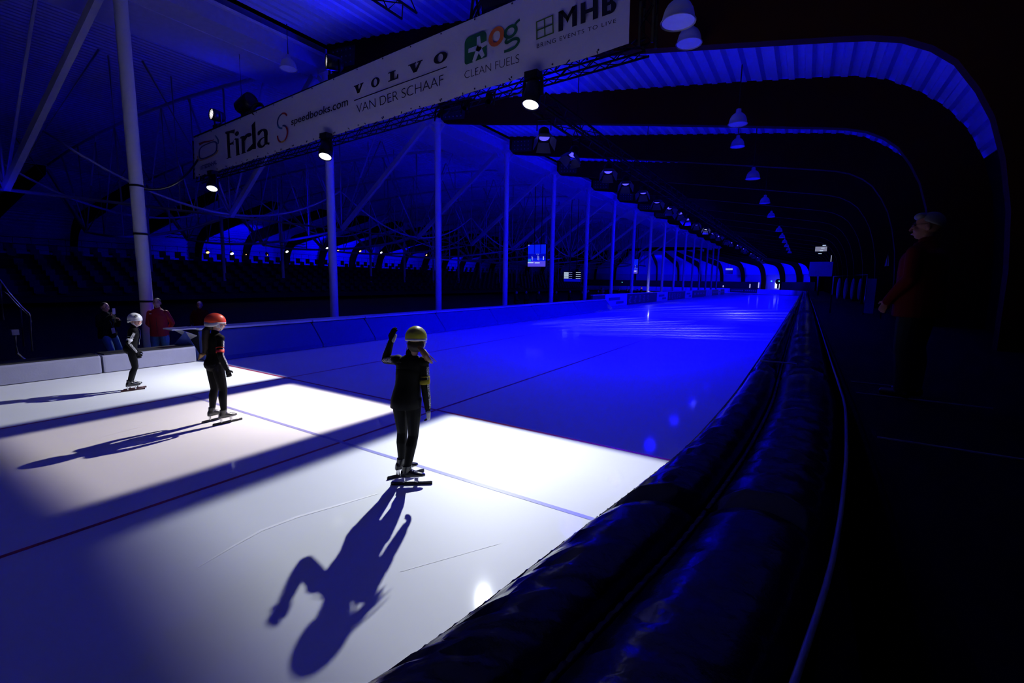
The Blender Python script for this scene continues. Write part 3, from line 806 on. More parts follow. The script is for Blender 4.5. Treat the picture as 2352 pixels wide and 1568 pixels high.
wash_head((-18.28, BY-.1, 5.35), (.35, -.35, -.87), 'black moving head with bright lens under the left end of the banner', .19, .5, leds=False)
ld = bpy.data.lights.new('head_beam', 'SPOT'); ld.energy = 1000; ld.color = (.85, .88, 1); ld.spot_size = .62; ld.spot_blend = .7; ld.shadow_soft_size = .12
lo = bpy.data.objects.new('head_beam', ld); C.objects.link(lo); lo.location = (-18.2, BY-.3, 4.9); lo.rotation_euler = (V((-15.4, 5.4, .75))-V((-18.2, BY-.25, 5.0))).to_track_quat('-Z', 'Y').to_euler()
wash_head((-11.84, BY-.1, 5.68), (.2, -.35, -.9), 'black moving head with bright lens below the web address on the banner', .19, .52, leds=False)
wash_head((-5.1, BY-.1, 5.9), (.0, -.3, -.95), 'big black moving head with bright white lens below the right part of the banner', .19, .52, leds=False)
wash_head((-18.2, BY+.15, 7.72), (-.05, -1, .05), 'upright moving head with lit lens grid on top of the banner left end', .2, .44, 'lens_led', True, -1)
wash_head((-11.85, BY+.25, 8.12), (-.45, -.9, .0), 'upright moving head with lit lens grid above the middle of the banner', .2, .46, 'lens_led', True, -1)
o = wash_head((-16.5, BY+.25, 7.85), (1, .1, .28), 'large unlit black moving head standing on the banner beside the wire', .25, .75, 'led_red' if False else 'eye', False, -1)
o = empty('stage_spot', (-15.6, BY+.2, 7.45), 0, 'round black lamp ring lying behind the banner top edge', 'stage lamp')
mb = MB(); mb.lathe((0, 0, 0), (.5, -1, .3), [(0, .2), (.12, .24), (.12, .2), (0, .17), (0, .2)], 20); mb.build('ring', M['black_plastic'], o)
o = empty('stage_spot', (-5.51, BY+.35, 6.2), 0, 'small lamp with half lit lens beside the big moving head', 'stage lamp')
mb = MB(); mb.lathe((0, .1, .1), (0, -.55, -.8), [(0, .02), (.02, .10), (.2, .11)], 16); mb.build('lamp_body', M['black_plastic'], o)
mb = MB(); mb.lathe((0, -.01, -.05), (0, -.55, -.8), [(0, .095), (.02, .05), (.025, .001)], 16); mb.build('lens', M['lens_white'], o)
o = empty('cable_bundle', (-6.75, BY+.3, 7.75), 0, 'tangle of black cables and clamps on top of the banner truss', 'cables')
mb = MB()
for k in range(9):
    a = V((random.uniform(-.5, .9), random.uniform(-.1, .1), 0)); b = V((random.uniform(-.5, .9), 0, random.uniform(-.0, .1)))
    mb.tube([a, a*.6+b*.4+V((0, 0, random.uniform(.4, .9))), b*.7+a*.3+V((0, 0, random.uniform(.3, .8))), b], .03, 6)
mb.box((.5, 0, .5), (.7, .3, .45)); mb.build('cable', M['black_plastic'], o)

# the long truss down the straight with its row of blue stage lamps
o = empty('lamp_truss', (-5.25, 9.3, 5.95), 0, 'long black truss running down the straight above the ice', 'truss')
mb = MB(); lattice(mb, (0, 0, 0), (0, 68, 0), .32, 130, .028, .014); mb.build('lattice', M['black_metal'], o)
for k in range(11):
    mb = MB(); mb.tube([(0, 2+6*k, .15), (0, 2+6*k, 1.75)], .012, 5); mb.build('hanger', M['black_metal'], o)
def par_parts(o, lens):
    mb = MB(); mb.lathe((0, 0, .16), (.12, -.45, -.88), [(0, .001), (0, .07), (.06, .12), (.26, .135), (.27, .12)], 16); mb.build('lamp_body', M['black_metal'], o)
    mb = MB(); d = V((.12, -.45, -.88)).normalized(); c = V((0, 0, .16))+d*.24
    mb.lathe(c, d, [(0, .12), (.012, .06), (.015, .001)], 16); mb.build('lens', M[lens], o)
    x, y, _ = basis(d); e = c+d*.03
    for q in range(4):
        n_ = (x, -x, y, -y)[q]; t_ = (y, y, x, x)[q]
        mb = MB(); p = e+n_*.14
        mb.add([p-t_*.12, p+t_*.12, p+t_*.17+d*.2+n_*.11, p-t_*.17+d*.2+n_*.11], [(0, 1, 2, 3)])
        b_ = mb.build('barn_door', M['door_paint'], o)
        sm = b_.modifiers.new('s', 'SOLIDIFY'); sm.thickness = .006
    mb = MB(); mb.bar((-.16, 0, .12), (-.16, 0, .36), .02, .03); mb.bar((.16, 0, .12), (.16, 0, .36), .02, .03); mb.bar((-.16, 0, .36), (.16, 0, .36), .03, .03); mb.build('yoke', M['black_metal'], o)
YL = [9.75, 11.5, 13.5, 15.3, 17.2, 19.0, 20.9, 22.8, 24.8, 27.0, 29.6, 32.2, 35, 38, 41, 44, 47.5, 51, 55, 59, 63, 67, 71, 75]
first = empty('stage_lamp', (-5.25, YL[0], 5.35), 0)
par_parts(first, 'lens_blue')
for i, y in enumerate(YL):
    if y == 29.6:
        q = empty('stage_lamp', (-5.25, y, 5.35)); par_parts(q, 'lens_white')
        tag(q, 'white glowing stage lamp among the blue ones on the long truss', 'stage lamp', 'lamps on the long truss')
        louvre_spot(q, V((-5.25, 29.25, 4.85)), (-7.0, 21.5, 0), 750, (-13.5, 14.0), 6.3, 9.0, 15.5, .45, 1.30, 75)
    else:
        q = first if i == 0 else copy_tree(first)
        q.location = (-5.25+random.uniform(-.12, .12), y, 5.38+random.uniform(-.05, .05)); q.rotation_euler = (0, 0, 0 if y == 51 else random.uniform(-.7, .7))
        tag(q, 'blue stage lamp with barn doors, %s down the long truss' % ORD[i], 'stage lamp', 'lamps on the long truss')
        if y == 51: louvre_spot(q, V((-5.25, 50.7, 4.85)), (-7, 36, 0), 800, (-15, 24.0), 7.5, 12, 26, .5, 1.35, 45)
for i, y in enumerate([11.8, 15.5, 20, 24.5, 29, 34, 39.5, 46, 53, 61, 70, 80, 90, 101]):
    ld = bpy.data.lights.new('blue_beam', 'SPOT'); ld.energy = P_BLUE*(.62 if y < 14 else .9 if y < 40 else 1.2); ld.color = BLUE
    ld.spot_size = 2.95; ld.spot_blend = .9; ld.shadow_soft_size = .25
    lo = bpy.data.objects.new('blue_beam', ld); C.objects.link(lo); lo.location = (-5.25, y, 5.05); lo.rotation_euler = (.05 if y < 14 else .05 if y < 18 else .03, .14, 0)
    tag(lo, None)
# added blue fills, no fixtures, brightening walls of the bend and opposite straight
for (x, y, z, e, aim) in ((-20, 118, 5.5, 8000, (-14, 140, 3)), (-8, 112, 5.5, 6000, (-2, 134, 3)), (-34, 122, 5.5, 4000, (-34, 140, 3)),
                          (-57, 62, 5.5, 1500, (-66, 62, 4)), (-57, 48, 5.5, 2600, (-66, 48, 4)), (-57, 33, 5.5, 1300, (-66, 33, 4)), (-57, 80, 5.5, 1500, (-66, 80, 4))):
    ld = bpy.data.lights.new('wall_fill', 'SPOT'); ld.energy = e; ld.color = BLUE; ld.spot_size = 2.2; ld.spot_blend = .8; ld.shadow_soft_size = .3
    lo = bpy.data.objects.new('wall_fill', ld); C.objects.link(lo); lo.location = (x, y, z)
    lo.rotation_euler = (V(aim)-V((x, y, z))).to_track_quat('-Z', 'Y').to_euler()

for (x, y, z, e, aim) in ((-6.2, 13, 6.1, 1300, (-15, 17, 6)), (-6.2, 24, 6.1, 1500, (-15, 29, 6)), (-6.2, 38, 6.1, 1800, (-15, 44, 6)), (-6.2, 58, 6.1, 2200, (-15, 66, 6)), (-12.5, 9.4, 7.9, 140, (-10.5, 8.6, 9.6)), (-17.5, 9.2, 7.6, 60, (-19, 8, 10)), (-26, 15, 3.2, 420, (-24, 18, 10)), (-26, 30, 3.2, 520, (-23, 33, 10)), (-26, 46, 3.2, 620, (-22, 50, 10)), (-33, 8, 2.5, 130, (-30, 12, 10)), (-36, 40, 2.5, 250, (-30, 40, 10)), (-21.2, 10.6, 4.2, 14, (-22.4, 11.6, 6)), (-21.6, 3.9, 4.3, 16, (-21, 5, 6.0))):  # blue fills added without fixtures to lift roof, pillars and trusses
    ld = bpy.data.lights.new('roof_fill', 'SPOT'); ld.energy = e; ld.color = BLUE; ld.spot_size = 2.4; ld.spot_blend = .9; ld.shadow_soft_size = .2
    lo = bpy.data.objects.new('roof_fill', ld); C.objects.link(lo); lo.location = (x, y, z)
    lo.rotation_euler = (V(aim)-V((x, y, z))).to_track_quat('-Z', 'Y').to_euler()
# small show lamps over the opposite straight
o = empty('show_truss', (-46, 21, 5.0), 0, 'thin truss with small lamps far across the infield', 'truss')
mb = MB(); lattice(mb, (0, -3, .4), (0, 10, .4), .3, 20, .03, .015); mb.build('lattice', M['black_metal'], o)
lamps = [(21.1, 4.23, 'w'), (23.2, 4.24, 'b'), (24.5, 4.23, 'd'), (26.6, 4.3, 'd'), (28.7, 4.75, 'b'), (33.5, 5.42, 'B'), (35.0, 5.32, 'r'), (38.1, 5.37, 'r'), (41.4, 5.41, 'b'), (46.4, 5.47, 'r'), (49.7, 5.54, 'w')]
for k, (y, z, c_) in enumerate(lamps):
    q = empty('show_lamp', (-46, y, z), 0, '%s small lamp from the left in the row across the infield' % ORD[k], 'stage lamp', 'small lamps across the infield')
    mb = MB(); mb.lathe((0, 0, .1), (.7, 0, -.7), [(0, .05), (.05, .13), (.3, .15)], 12); mb.build('lamp_body', M['black_metal'], q)
    mb = MB(); mb.lathe(V((0, 0, .1))+V((.7, 0, -.7)).normalized()*.29, (.7, 0, -.7), [(0, .14 if c_ != 'd' else .05), (.02, .07 if c_ != 'd' else .03), (.03, .001)], 12)
    mb.build('lens', M[{'w': 'lens_warm', 'b': 'lens_white', 'B': 'lens_white', 'd': 'lens_warm', 'r': 'lens_warm'}[c_]], q)
    mb = MB(); mb.tube([(0, 0, .1), (0, 0, .8)], .03, 6); mb.build('hanger', M['black_metal'], q)

# bell lamps hanging under the track roof
def bell(loc, label, r=.25):
    o = empty('bell_lamp', loc, 0, label, 'ceiling lamp', 'bell lamps under the roof')
    mb = MB(); mb.lathe((0, 0, 0), (0, 0, 1), [(0, r*1.04), (.015, r*1.06), (.03, r*.97), (.1, r*.93), (.18, r*.84), (.25, r*.68), (.3, r*.45), (.32, r*.3), (.42, r*.26), (.44, .02)], 24); mb.build('shade', M['white_steel'], o)
    mb = MB(); mb.lathe((0, 0, .015), (0, 0, 1), [(0, r*.95), (.01, .001)], 24); mb.build('glass', M['ad_white'], o)
    z1 = 8.15-.135*(loc[0])-loc[2]
    mb = MB(); mb.tube([(0, 0, .42), (0, 0, max(z1-.22, .6))], .015, 6); mb.build('rod', M['black_metal'], o)
    return o
for p, lab in (((-1.99, 7.8, 6.05), 'largest blue lit bell lamp at the top beside the banner end'), ((-2.46, 10.6, 7.0), 'bell lamp hanging just below the largest one beside the banner end'),
               ((-2.02, 15.1, 6.6), 'bell lamp seen against the second bright roof strip'), ((-2.65, 20.2, 7.3), 'bell lamp below the second bright roof strip'),
               ((-2.05, 20.4, 6.1), 'bell lamp under the third timber frame line'), ((-2.9, 36, 8.0), 'tiny bell lamp rim by the fourth timber line'),
               ((-2.16, 28, 6.3), 'small bell lamp under the fourth timber line'), ((-2.5, 38.6, 6.9), 'smallest bell lamp low in the row of bells')):
    bell(p, lab)
bell((-14.3, 9.3, 8.55), 'bell lamp by the dark roof beam left of the banner lamp')
for k, y in enumerate((44, 50, 56, 62, 68, 74)):
    bell((-2.2, y, 6.4), 'tiny far bell lamp over the ice, %s beyond the near bells' % ORD[k])

# ------------------------------------------------------------------ padding along the inner edge
def pad_block(name, y0, y1, prof, mats, label, group, cat='pad'):
    """upright foam pad: profile in x-z, extruded along y with softened ends"""
    o = empty(name, (prof[0][0], (y0+y1)/2, 0), 0, label, cat, group)
    mb = MB(); e = .03; rows = []
    cx = sum(p[0] for p in prof)/len(prof); cz = sum(p[1] for p in prof)/len(prof)
    for y, k in ((y0, .0), (y0, .97), (y0+e, 1), (y1-e, 1), (y1, .97), (y1, 0)):
        rows.append([V((cx+(x-cx)*max(k, .001)-o.location.x, y-o.location.y, cz+(z-cz)*max(k, .001))) for x, z in prof])
    mb.strip(rows, smooth=False, closed=True)
    return o, mb
GRP = 'white foam pads on the near inner edge'
W_PROF = [(-12.42, .015), (-12.42, .34), (-12.46, .38), (-12.9, .38), (-12.9, .015)]
for (a, b), lab in zip(((-1.4, .9), (.94, 3.5), (3.54, 5.3)), ('low white foam pad cut by the left picture edge', 'low white foam pad directly left of the seam', 'low white foam pad behind the white helmeted skater, right end')):
    o, mb = pad_block('foam_pad', a, b, W_PROF, None, lab, GRP)
    mb.build('pad_body', M['pad_white'], o)
    mb = MB(); mb.box((-.25, 0, .392), (.44, b-a-.06, .02)); mb.build('pad_top', M['pad_dark'], o)
GRP = 'blue padded barrier along the inner edge'
B_PROF = [(-12.25, .012), (-12.25, .30), (-12.72, .74), (-12.72, .80), (-13.2, .84), (-13.2, .012)]
segs = [5.45, 8.6, 10.6, 14.2, 18.0, 22.0, 27.5, 33.4]
labs = ['blue padded barrier block behind the red helmeted skater', 'blue padded barrier block, second from its left end', 'blue barrier block behind the raised hand of the waving skater', 'blue barrier block behind the yellow helmet', 'blue barrier block right of the yellow helmet', 'blue barrier block between the fourth and fifth pillar', 'last blue barrier block before the advertising boards']
for k in range(7):
    o, mb = pad_block('barrier_pad', segs[k]+.02, segs[k+1]-.02, [(-12.1, .012), (-12.1, .12), (-12.62, .72), (-12.62, .012)], None, labs[k], GRP)
    mb.build('cushion', M['pad_blue'], o)
    mb = MB(); mb.box((-.78, 0, .77), (.62, segs[k+1]-segs[k]-.05, .05)); mb.build('top_strip', M['ad_white'], o)
    mb = MB(); mb.box((-.8, 0, .37), (.5, segs[k+1]-segs[k]-.05, .73)); mb.build('core', M['pad_dark'], o)
    if k == 0:
        mb = MB(); L2 = (segs[1]-segs[0])/2
        mb.prism([(-.6, -L2-.5, .80), (-1.1, -L2-.5, .80), (-1.1, -L2+.02, .80), (-.6, -L2+.02, .80)], (0, 0, -.03))
        mb.prism([(-.58, -L2-.3, .765), (-.95, -L2-.35, .765), (-.95, -L2, .50), (-.58, -L2, .62)], (0, .02, -.02)); mb.build('end_flap', M['ad_white'], o)
        mb = MB(); mb.add([V((-.55, -L2-.25, .74)), V((-.38, -L2+.02, .04)), V((-.62, -L2-.12, .02)), V((-.9, -L2-.45, .30))], [(0, 1, 2, 3)]); q = mb.build('tarpaulin', M['pad_blue'], o)
        q.modifiers.new('s', 'SOLIDIFY').thickness = .01

# advertising boards beyond the barrier
ads = [(34.0, 36.6, 'dark'), (36.7, 42.3, 'white'), (42.4, 52.5, 'dark_stripes'), (52.7, 57.5, 'white'), (57.7, 67, 'dark_stripes'), (67.3, 72, 'white'), (72.3, 83, 'dark_words'), (83.3, 89, 'lines'), (89.3, 96, 'grey'), (96.2, 99, 'white'), (99.2, 104, 'dark_logo')]
for k, (a, b, kind) in enumerate(ads):
    dark = kind.startswith('dark') or kind == 'grey'
    lab = '%s advertising board, %s from the blue barrier' % ('dark printed' if dark else 'pale printed', ORD[k])
    o = empty('advertising_board', (-13.95, (a+b)/2, 0), 0, lab, 'board', 'advertising boards along the straight')
    L = b-a
    mb = MB(); mb.box((-.1, 0, .52), (.16, L, 1.0)); mb.build('panel', M['ad_dark' if dark else 'ad_white'], o)
    mb = MB(); mb.box((-.1, 0, 1.05), (.22, L, .06)); mb.build('top_rail', M['ad_white'], o)
    mb = MB(); X = -.012
    if kind == 'dark_stripes':
        for j in range(5):
            y = -L/2+L*(.08+.15*j)
            for q in range(5):
                mb.box((X, y+random.uniform(-.02, .02)*L, .2+.14*q), (.008, L*.05, .05+.03*random.random()))
    elif kind == 'white':
        mb.box((X, -.1*L, .65), (.008, L*.5, .24)); mb.box((X, .15*L, .3), (.008, L*.35, .22))
    elif kind == 'lines':
        for j in range(6): mb.box((X, -L/2+L*(.1+.16*j), .5), (.008, L*.03, .9))
    else:
        for j in range(4): mb.box((X, -L/2+L*(.15+.22*j), .55), (.008, L*.12, .16+.2*random.random()))
    mb.build('print', M['ad_print' if dark else 'ad_grey'], o)
# boards round the far bend
nb = 22
for k in range(nb):
    a0, a1 = PI*.92*k/nb+.03, PI*.92*(k+1)/nb+.03-.004
    am = (a0+a1)/2; r = 31.0; ctr = V((CXB+r*math.cos(am), CYB+r*math.sin(am), 0)); L = r*(a1-a0)
    dk = k in (6, 7)
    o = empty('rink_board', ctr, am+PI/2, '%s rink board at the far end, %s from the right' % ('black' if dk else 'blue lit white', ORD[k]), 'board', 'boards round the far bend')
    mb = MB(); mb.box((0, 0, .5), (L, .2, .98)); mb.build('panel', M['ad_dark' if dk else 'ad_white'], o)
    mb = MB()
    if dk:
        for j in range(6): mb.box((-L/2+L*(.1+.15*j), .105, .55), (L*.09, .01, .14))
        mb.build('print', M['ad_print'], o)

# ------------------------------------------------------------------ black cushions along the outer edge
IN = [(-1.9, -.75), (-1.25, .2), (-1.02, .62), (-.92, 1.02), (-.82, 1.75), (-.69, 2.72), (-.60, 3.7), (-.535, 5.66), (-.52, 7.9), (-.5, 12.7), (-.48, 27.3), (-.48, 60), (-.48, 103)]
MID = [(-1.25, -1.0), (-.72, .3), (-.57, .9), (-.48, 1.4), (-.37, 2.1), (-.28, 3.0), (-.22, 4.0), (-.18, 5.4), (-.19, 7.9), (-.2, 12.7), (-.2, 27.3), (-.2, 60), (-.2, 103)]
OUT = [(-.7, -1.2), (-.2, .3), (-.05, .9), (.04, 1.4), (.15, 2.1), (.24, 3.0), (.31, 4.0), (.37, 5.4), (.37, 7.9), (.38, 12.7), (.40, 27.3), (.4, 60), (.4, 103)]
def interp(P, t):
    i = min(int(t), len(P)-2); f_ = t-i
    g = lambda k: V((*P[max(0, min(k, len(P)-1))], 0))
    a, b, c, d = g(i-1), g(i), g(i+1), g(i+2)
    if i > 6: return b.lerp(c, f_)
    return .5*((2*b)+(c-a)*f_+(2*a-5*b+4*c-d)*f_*f_+(3*b-a-3*c+d)*f_**3)
def cushion(A, B, t0, t1, zt, label, grp, nst=18):
    c0 = interp(A, (t0+t1)/2).lerp(interp(B, (t0+t1)/2), .5)
    o = empty('edge_cushion', (c0.x, c0.y, 0), 0, label, 'cushion', grp)
    mb = MB(); rows = []
    for k in range(nst+1):
        t = t0+(t1-t0)*k/nst; a, b = interp(A, t), interp(B, t)
        e = min(1, min(k, nst-k)/1.2+.25)
        wob = .012*math.sin(t*23)+.006*math.sin(t*57)
        r = [a+V((0, 0, .02)), a+V((0, 0, zt-.16))]
        for q in range(1, 10):
            s = q/10; r.append(a.lerp(b, s)+V((0, 0, zt-.16+(.16+wob*(1+.8*math.sin(q*2+t*9)))*math.sin(PI*s)**.55*e)))
        r += [b+V((0, 0, zt-.18)), b+V((0, 0, .02))]
        rows.append([p-V((c0.x, c0.y, 0)) for p in r])
    mb.strip(rows); mb.strip([rows[0][:7], list(reversed(rows[0][6:]))]); mb.strip([rows[-1][:7], list(reversed(rows[-1][6:]))])
    mb.build('cushion_cover', M['pad_black'], o)
    mb = MB()
    for k in range(nst):
        pa = rows[k][1]; pb = rows[k+1][1]
        mb.tube([pa+V((0, 0, .03)), pb+V((0, 0, .03))], .014, 6, caps=False)
    mb.build('seam_piping', M['pad_dark'], o)
    return o
cuts = [(0.02, 4.35), (4.38, 7.45), (7.48, 9.6), (9.63, 11.1), (11.13, 11.96)]
names = ['nearest', 'second', 'third', 'fourth', 'farthest']
for (a, b), nme in zip(cuts, names):
    cushion(IN, MID, a, b, 1.06, '%s black vinyl cushion in the row touching the ice' % nme, 'cushions beside the ice', 40)
    cushion(MID, OUT, a, b, 1.08, '%s black vinyl cushion in the row beside the platform' % nme, 'cushions beside the platform', 40)
mb = MB()
mb.tube([interp(OUT, .5+.25*k)+V((.03, 0, 1.03)) for k in range(0, 42)], .011, 8)
mb.build('edge_rail', M['rail']); tag(bpy.data.objects['edge_rail'], 'thin metal rail along the platform edge behind the cushions', 'rail')
o = empty('strap', (-.22, 6.95, 1.09), 0, 'short dark strap lying across both cushion rows', 'strap')
mb = MB(); mb.box((0, 0, 0), (.42, .06, .012)); mb.build('webbing', M['rail'], o)

# ------------------------------------------------------------------ screens, signs, door
def at_x(px, py, x):
    v = ray(px, py); return EYE+v*((x-EYE.x)/v.x)
def screen(x, y0, y1, z0, z1, label, cells, name='video_screen'):
    # faces the camera along -y
    o = empty(name, (x, y0, z0), 0, label, 'screen')
    W, H = y1, z1-z0
    mb = MB(); mb.box((W/2, .12, H/2), (W+.1, .2, H+.1)); mb.build('casing', M['screen_off'], o)
    mats = []; mb = MB()
    for u0, v0, u1, v1, mm in cells:
        if M[mm] not in mats: mats.append(M[mm])
        dd = -.002*(1+len(mb.f)*.2)
        mb.add([(u0*W, dd, v0*H), (u1*W, dd, v0*H), (u1*W, dd, v1*H), (u0*W, dd, v1*H)], [(0, 1, 2, 3)], mats.index(M[mm]))
    mb.build('picture', mats, o)
    mb = MB(); mb.tube([(W*.3, .15, H), (W*.3, .15, 9.2-z0)], .03, 6); mb.tube([(W*.7, .15, H), (W*.7, .15, 9.2-z0)], .03, 6); mb.build('hanger', M['black_metal'], o)
    return o
p0, p1 = on_y(1212, 612, 31), on_y(1254, 561, 31)
rink = [(0, 0, 1, 1, 'scr_blue'), (0, .38, 1, .58, 'scr_blue2'), (0, .0, 1, .25, 'scr_violet'), (.34, .6, .4, 1, 'scr_blue2'), (.68, .6, .74, 1, 'scr_blue2'), (.02, .22, .18, .34, 'scr_cyan'),
        (.0, .16, .33, .2, 'scr_white'), (.4, .15, .68, .19, 'scr_white'), (.22, .33, .25, .48, 'scr_pale'), (.27, .28, .29, .44, 'scr_pale'), (.55, .3, .6, .5, 'scr_pale'), (.62, .28, .64, .46, 'scr_pale'), (.86, .3, .9, .46, 'scr_white'), (.5, .55, .53, .58, 'scr_white'), (.6, .55, .62, .57, 'scr_white'), (.0, .96, .08, 1, 'scr_pale')]
o = screen(p0.x, 31, p1.x-p0.x, p0.z, p1.z, 'large video screen showing skaters hanging by the fifth pillar', rink)
p0, p1 = on_y(1453, 628, 56), on_y(1466, 595, 56)
screen(p0.x, 56, p1.x-p0.x, p0.z, p1.z, 'smaller far video screen partly behind the eighth pillar', rink[:3]+[(.3, .14, .75, .2, 'scr_white'), (.4, .3, .48, .5, 'scr_pale'), (.8, .3, .88, .4, 'scr_pale'), (.4, .55, .5, .58, 'scr_white')])
p0, p1 = on_y(1295, 646, 38), on_y(1334, 624, 38)
cells = [(0, 0, 1, 1, 'screen_off'), (0, 0, 1, .25, 'scr_blue2')]
for k in range(7):
    v = .3+.1*k
    cells += [(.0, v, .28, v+.06, 'scr_white')]
    if k % 2 == 0: cells += [(.3, v, .5, v+.04, 'scr_pale')]
    if k % 2 == 0: cells += [(.72, v, 1.0, v+.05, 'scr_white')]
screen(p0.x, 38, p1.x-p0.x, p0.z, p1.z, 'black scoreboard with rows of white figures behind the sixth pillar', cells, 'scoreboard')
p0, p1 = on_y(1666, 629, 128), on_y(1683, 616, 128)
screen(p0.x, 128, p1.x-p0.x, p0.z, p1.z, 'small far board with a white strip on top at the bend', [(0, 0, 1, 1, 'screen_off'), (0, .7, 1, 1, 'scr_pale')], 'timing_board')
# bright entrance at the far end
yD = 127.6
a, b = on_y(1779, 662, yD), on_y(1803, 645, yD)
o = empty('door_1', ((a.x+b.x)/2, yD, a.z), 0, 'bright open entrance gate at the far end of the ice', 'door', kind='structure')
W, H = b.x-a.x, b.z-a.z
mb = MB(); mb.box((0, 0, H/2), (W, .05, H)); mb.build('opening', M['door_light'], o)
mb = MB(); mb.box((-W*.2, -.1, H*.3), (.25, .1, H*.6)); mb.box((-.1*W, -.1, H*.45), (W*.08, .1, H*.9)); mb.box((.12*W, -.1, H*.2), (.5, .12, H*.4)); mb.ell((-.2*W, -.12, H*.9), (W*.3, .3, H*.35)); mb.build('gate_frame', M['black_metal'], o)
for px, py in ((1772, 645.5), (1790, 645.5), (1429, 648)):
    yy = 126.5 if px > 1500 else 60
    p = on_y(px, py, yy)
    q = empty('exit_sign', p, 0, {1772: 'small cyan exit light left of the bright entrance', 1790: 'small cyan exit light right above the bright entrance', 1429: 'tiny cyan exit light among the pillars'}[px], 'sign')
    mb = MB(); s_ = .32 if px > 1500 else .12; mb.box((0, 0, 0), (s_, .06, s_*.8)); mb.build('lamp_face', M['exit_light'], q)
for k, (px, t_, b_) in enumerate(((1722, 652, 661), (1742, 648.5, 661), (1661, 655, 659))):
    yy = 128
    a, b = on_y(px, b_, yy), on_y(px, t_, yy)
    q = empty('light_tube', a, 0, ('left white glowing post behind the far boards', 'right white glowing post behind the far boards', 'short white glowing post at the board corner')[k], 'lamp', 'white posts at the far end')
    mb = MB(); mb.tube([(0, 0, 0), (0, 0, b.z-a.z)], .12, 8); mb.build('tube', M['tube_light'], q)
# commentary cabin at the right with its lit window, and a box sign
yw = 58
a, b = on_y(1857, 634, yw), on_y(1914, 601, yw)
q = empty('cabin', ((a.x+b.x)/2, yw, a.z), 0, 'pale box shaped cabin high up at the far right of the ice', 'cabin')
mb = MB(); mb.box((0, .6, (b.z-a.z)/2), (b.x-a.x, 1.2, b.z-a.z)); mb.build('shell', M['wall'], q)
mb = MB(); mb.tube([(0, .6, 0), (0, .6, 1.06-a.z)], .08, 8); mb.build('post', M['black_metal'], q)
a, b = on_y(1872, 577, yw+1), on_y(1900, 566, yw+1)
q = empty('window_1', ((a.x+b.x)/2, yw+1, a.z), 0, 'lit upstairs window with small white strips above the cabin', 'window', kind='structure')
mb = MB(); mb.box((0, .05, (b.z-a.z)/2), (b.x-a.x, .06, b.z-a.z)); mb.build('pane', M['win_light'], q)
mb = MB()
for k in range(4): mb.box((.25-.1*k, -.01, .6-.28*k), (.3, .05, .06))
mb.build('strip_light', M['scr_white'], q)
a, b = on_y(1907, 603, yw+1), on_y(1911, 586, yw+1)
q = empty('window_2', (a.x, yw+1, a.z), 0, 'narrow grey lit window right of the cabin top', 'window', kind='structure')
mb = MB(); mb.box(((b.x-a.x)/2, .05, (b.z-a.z)/2), (b.x-a.x, .06, b.z-a.z)); mb.build('pane', M['win_light'], q)

# pennant and railing on the platform
a = V((2.2, 19.5, 2.8))
q = empty('pennant', (2.2, 19.5, 1.04), 0, 'narrow blue lit pennant on a thin pole left of the man on the platform', 'flag')
mb = MB(); mb.tube([(0, 0, 0), (0, 0, 2.2)], .012, 6); mb.build('pole', M['black_metal'], q)
mb = MB(); mb.add([(-.06, 0, 1.72), (.05, 0, 1.74), (.0, 0, 2.2)], [(0, 1, 2)]); z_ = mb.build('cloth', M['tube_light'] if False else M['ad_white'], q); z_.modifiers.new('s', 'SOLIDIFY').thickness = .004
q = empty('coat_rack', (1.9, 22.0, 1.04), 0, 'metal rack with hanging pale coats at the platform back', 'rack')
mb = MB(); mb.tube([(-1.0, 0, 0), (-1.0, 0, 1.42), (.05, 0, 1.5), (.05, 0, 0)], .025, 8); mb.build('frame', M['chrome'], q)
mb = MB()
for k in range(4): mb.ell((-.8+.22*k, 0, .95), (.07, .2, .42), n=12)
mb.build('coat', M['ad_grey'], q)
mb = MB(); mb.box((.2, 0, .7), (.28, .06, 1.3)); mb.build('side_panel', M['ad_grey'], q)

# stair handrail at the left edge
q = empty('stair_handrail', (-16.2, 2.2, -.3), 0, 'dark metal stair handrail at the left picture edge', 'handrail')
def lr(px, py, x=-16.2): return at_x(px, py, x)-V((-16.2, 2.2, -.3))
mb = MB()
mb.tube([lr(-20, 620), lr(2, 645), lr(22, 672), lr(52, 706), lr(68, 720), lr(72, 740)], .018, 8)
mb.tube([lr(-20, 650), lr(18, 675), lr(46, 706), lr(66, 724)], .014, 8)
mb.build('top_rail', M['chrome'], q)
for a, b in (((47, 706), (55, 795)), ((69, 728), (74, 806)), ((0, 650), (8, 735))):
    mb = MB(); mb.tube([lr(*a), lr(*b)], .022, 8); mb.build('post', M['rail'], q)
q = empty('equipment_stand', at_x(40, 815, -15.0), 0, 'low dark equipment stand on the floor near the left edge', 'stand')
mb = MB(); mb.tube([(0, 0, 0), (-.02, 0, .5)], .03, 8); mb.tube([(0, 0, .05), (.18, .1, -.12)], .02, 8); mb.tube([(0, 0, .05), (-.12, .1, -.12)], .02, 8); mb.box((0, 0, .52), (.16, .12, .12)); mb.build('tripod', M['rail'], q)

